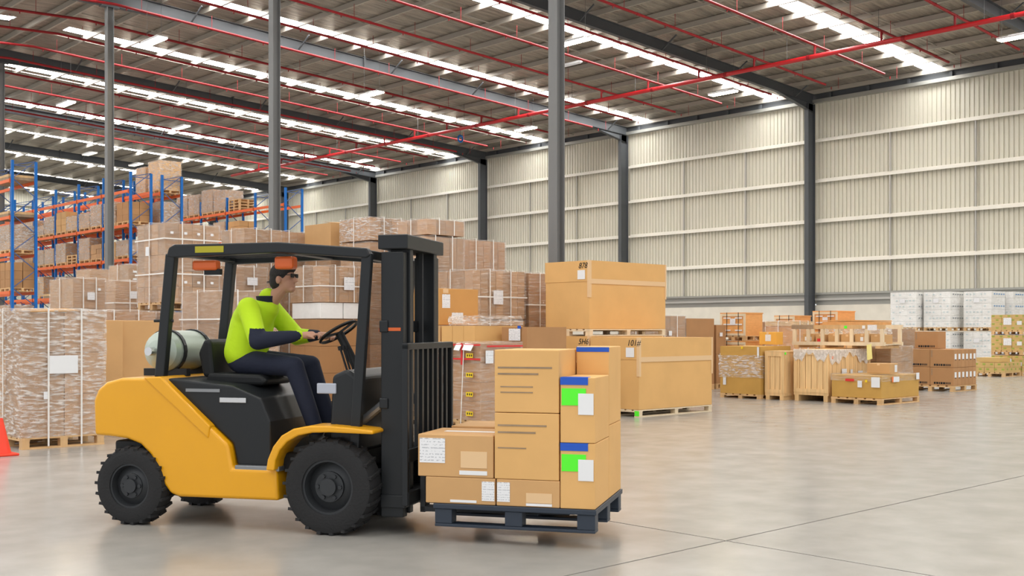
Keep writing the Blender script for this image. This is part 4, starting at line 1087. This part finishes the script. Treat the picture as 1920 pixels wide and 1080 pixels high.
dr = thing('person', 'driver in yellow hi-vis jacket and navy trousers, seated and steering', 'person', (O.x, O.y, 0), ANG)
HIP = Vector((-1.00, 0, 1.305)); CH = Vector((-.945, 0, 1.585)); NK = Vector((-.785, 0, 1.815)); HD = Vector((-.655, 0, 1.965))
sh = {s: Vector((-.875, s * .19, 1.725)) for s in (-1, 1)}
el = {-1: Vector((-.74, -.285, 1.46)), 1: Vector((-.67, .26, 1.49))}
wr_ = {-1: Vector((-.41, -.15, 1.505)), 1: Vector((-.42, .16, 1.505))}
hp = {-1: Vector((-.29, -.115, 1.505)), 1: Vector((-.30, .155, 1.49))}      # palms on the wheel rim
kn = {s: Vector((-.49, s * .15, 1.255)) for s in (-1, 1)}
an = {s: Vector((-.30, s * .14, .74)) for s in (-1, 1)}
# body: head, neck, hands and the trunk under the clothes, one surface
P = [('c', HIP, .12, CH, .12), ('c', CH, .12, NK - Vector((.02, 0, .05)), .075), ('c', NK - Vector((.03, 0, .08)), .062, HD - Vector((.0, 0, .06)), .056),
     ('e', HD + Vector((-.012, 0, .022)), (.100, .076, .105)), ('e', HD + Vector((.028, 0, -.045)), (.066, .058, .070)), ('e', HD + Vector((.062, 0, -.085)), (.034, .036, .030)),
     ('c', HD + Vector((.080, 0, .020)), .012, HD + Vector((.104, 0, -.018)), .017), ('e', HD + Vector((.078, 0, -.060)), (.022, .026, .012)),
     ('e', HD + Vector((.072, -.034, .028)), (.020, .020, .012)), ('e', HD + Vector((.072, .034, .028)), (.020, .020, .012)),
     ('e', HD + Vector((-.012, -.080, -.012)), (.024, .012, .033)), ('e', HD + Vector((-.012, .080, -.012)), (.024, .012, .033))]
for s in (-1, 1):
    P += [('c', sh[s], .05, el[s], .042), ('c', el[s], .040, wr_[s], .028), ('c', wr_[s], .028, wr_[s].lerp(hp[s], .55), .032),
          ('c', HIP + Vector((.02, s * .08, -.03)), .08, kn[s], .06), ('c', kn[s], .058, an[s], .045)]
    d = (hp[s] - wr_[s]).normalized(); sd = d.cross(Vector((0, 0, 1))).normalized(); pb = wr_[s].lerp(hp[s], .60)
    for k, ln in enumerate((.034, .038, .036, .029)):
        a = pb + sd * ((k - 1.5) * .019) + d * .012; m1 = a + d * ln + Vector((0, 0, .012)); m2 = m1 + d * .020 - Vector((0, 0, .022)); m3 = m2 - d * .012 - Vector((0, 0, .018))
        P += [('c', a, .0095, m1, .0088), ('c', m1, .0088, m2, .0082), ('c', m2, .0082, m3, .0075)]
    q = -s
    a = wr_[s].lerp(hp[s], .30) + sd * q * .026 * 1; m1 = a + d * .030 + sd * q * .014 - Vector((0, 0, .012)); m2 = m1 + d * .026 - Vector((0, 0, .014))
    P += [('c', a, .012, m1, .0105), ('c', m1, .010, m2, .0085)]
blob('body', P, ['skin'], dr, .0065, 3)
# jacket: yellow above, navy lower band and forearms
J = [('e', HIP + Vector((.0, 0, .02)), (.150, .190, .11)), ('c', HIP + Vector((0, .05, .06)), .155, CH + Vector((0, .05, 0)), .155), ('c', HIP + Vector((0, -.05, .06)), .155, CH + Vector((0, -.05, 0)), .155),
     ('c', CH, .16, NK - Vector((.03, 0, .09)), .105), ('c', NK - Vector((.035, 0, .07)), .085, NK - Vector((.012, 0, .0)), .078)]
for s in (-1, 1):
    J += [('c', CH + Vector((.0, s * .07, .05)), .13, sh[s], .088), ('c', sh[s], .088, el[s], .074), ('c', el[s], .074, wr_[s].lerp(el[s], .10), .046)]
def pick(c):
    near = c.x > -.66 and c.y < -.12 and c.z < 1.60
    fore = (c.x > -.79 and c.y < -.19)
    return 1 if (fore and c.z < 1.56) or (c.x > -.52 and c.y > .05) else 0
jk = blob('jacket', J, ['hivis', 'navy'], dr, .011, 6, pick)
MB().lathe([(.086, -.03), (.096, .02), (.088, .022), (.078, -.03)], (0, 0, 0), 'z', 28).build('collar', 'navy', dr, loc=tuple(NK + Vector((-.018, 0, -.012))), smooth=True)
# trousers and boots
T = [('e', HIP + Vector((.02, 0, -.02)), (.16, .19, .11))]
for s in (-1, 1): T += [('c', HIP + Vector((.03, s * .09, -.02)), .105, kn[s], .082), ('c', kn[s], .080, an[s], .062)]
blob('trousers', T, ['navy'], dr, .011, 5)
for s in (-1, 1):
    a = an[s]
    blob('boot', [('c', a + Vector((0, 0, .03)), .058, a - Vector((0, 0, .05)), .056), ('c', a + Vector((-.02, 0, -.085)), .050, a + Vector((.15, 0, -.095)), .046), ('e', a + Vector((.17, 0, -.09)), (.05, .048, .042))], ['boot'], dr, .011, 3)
# hair and cap
blob('hair', [('e', HD + Vector((-.022, 0, .035)), (.104, .083, .102)), ('e', HD + Vector((-.055, 0, -.02)), (.070, .078, .080)), ('e', HD + Vector((.03, 0, .085)), (.070, .070, .045))], ['hair'], dr, .008, 3)
gl = MB()
for s in (-1, 1):
    gl.box(.088, s * .036 - .026, .008, .098, s * .036 + .026, .040).bar((.09, s * .064, .03), (-.02, s * .086, .028), .006, .006)
gl.box(.092, -.012, .026, .098, .012, .034)
gl.build('glasses', 'black_plastic', dr, loc=tuple(HD), bevel=.004)
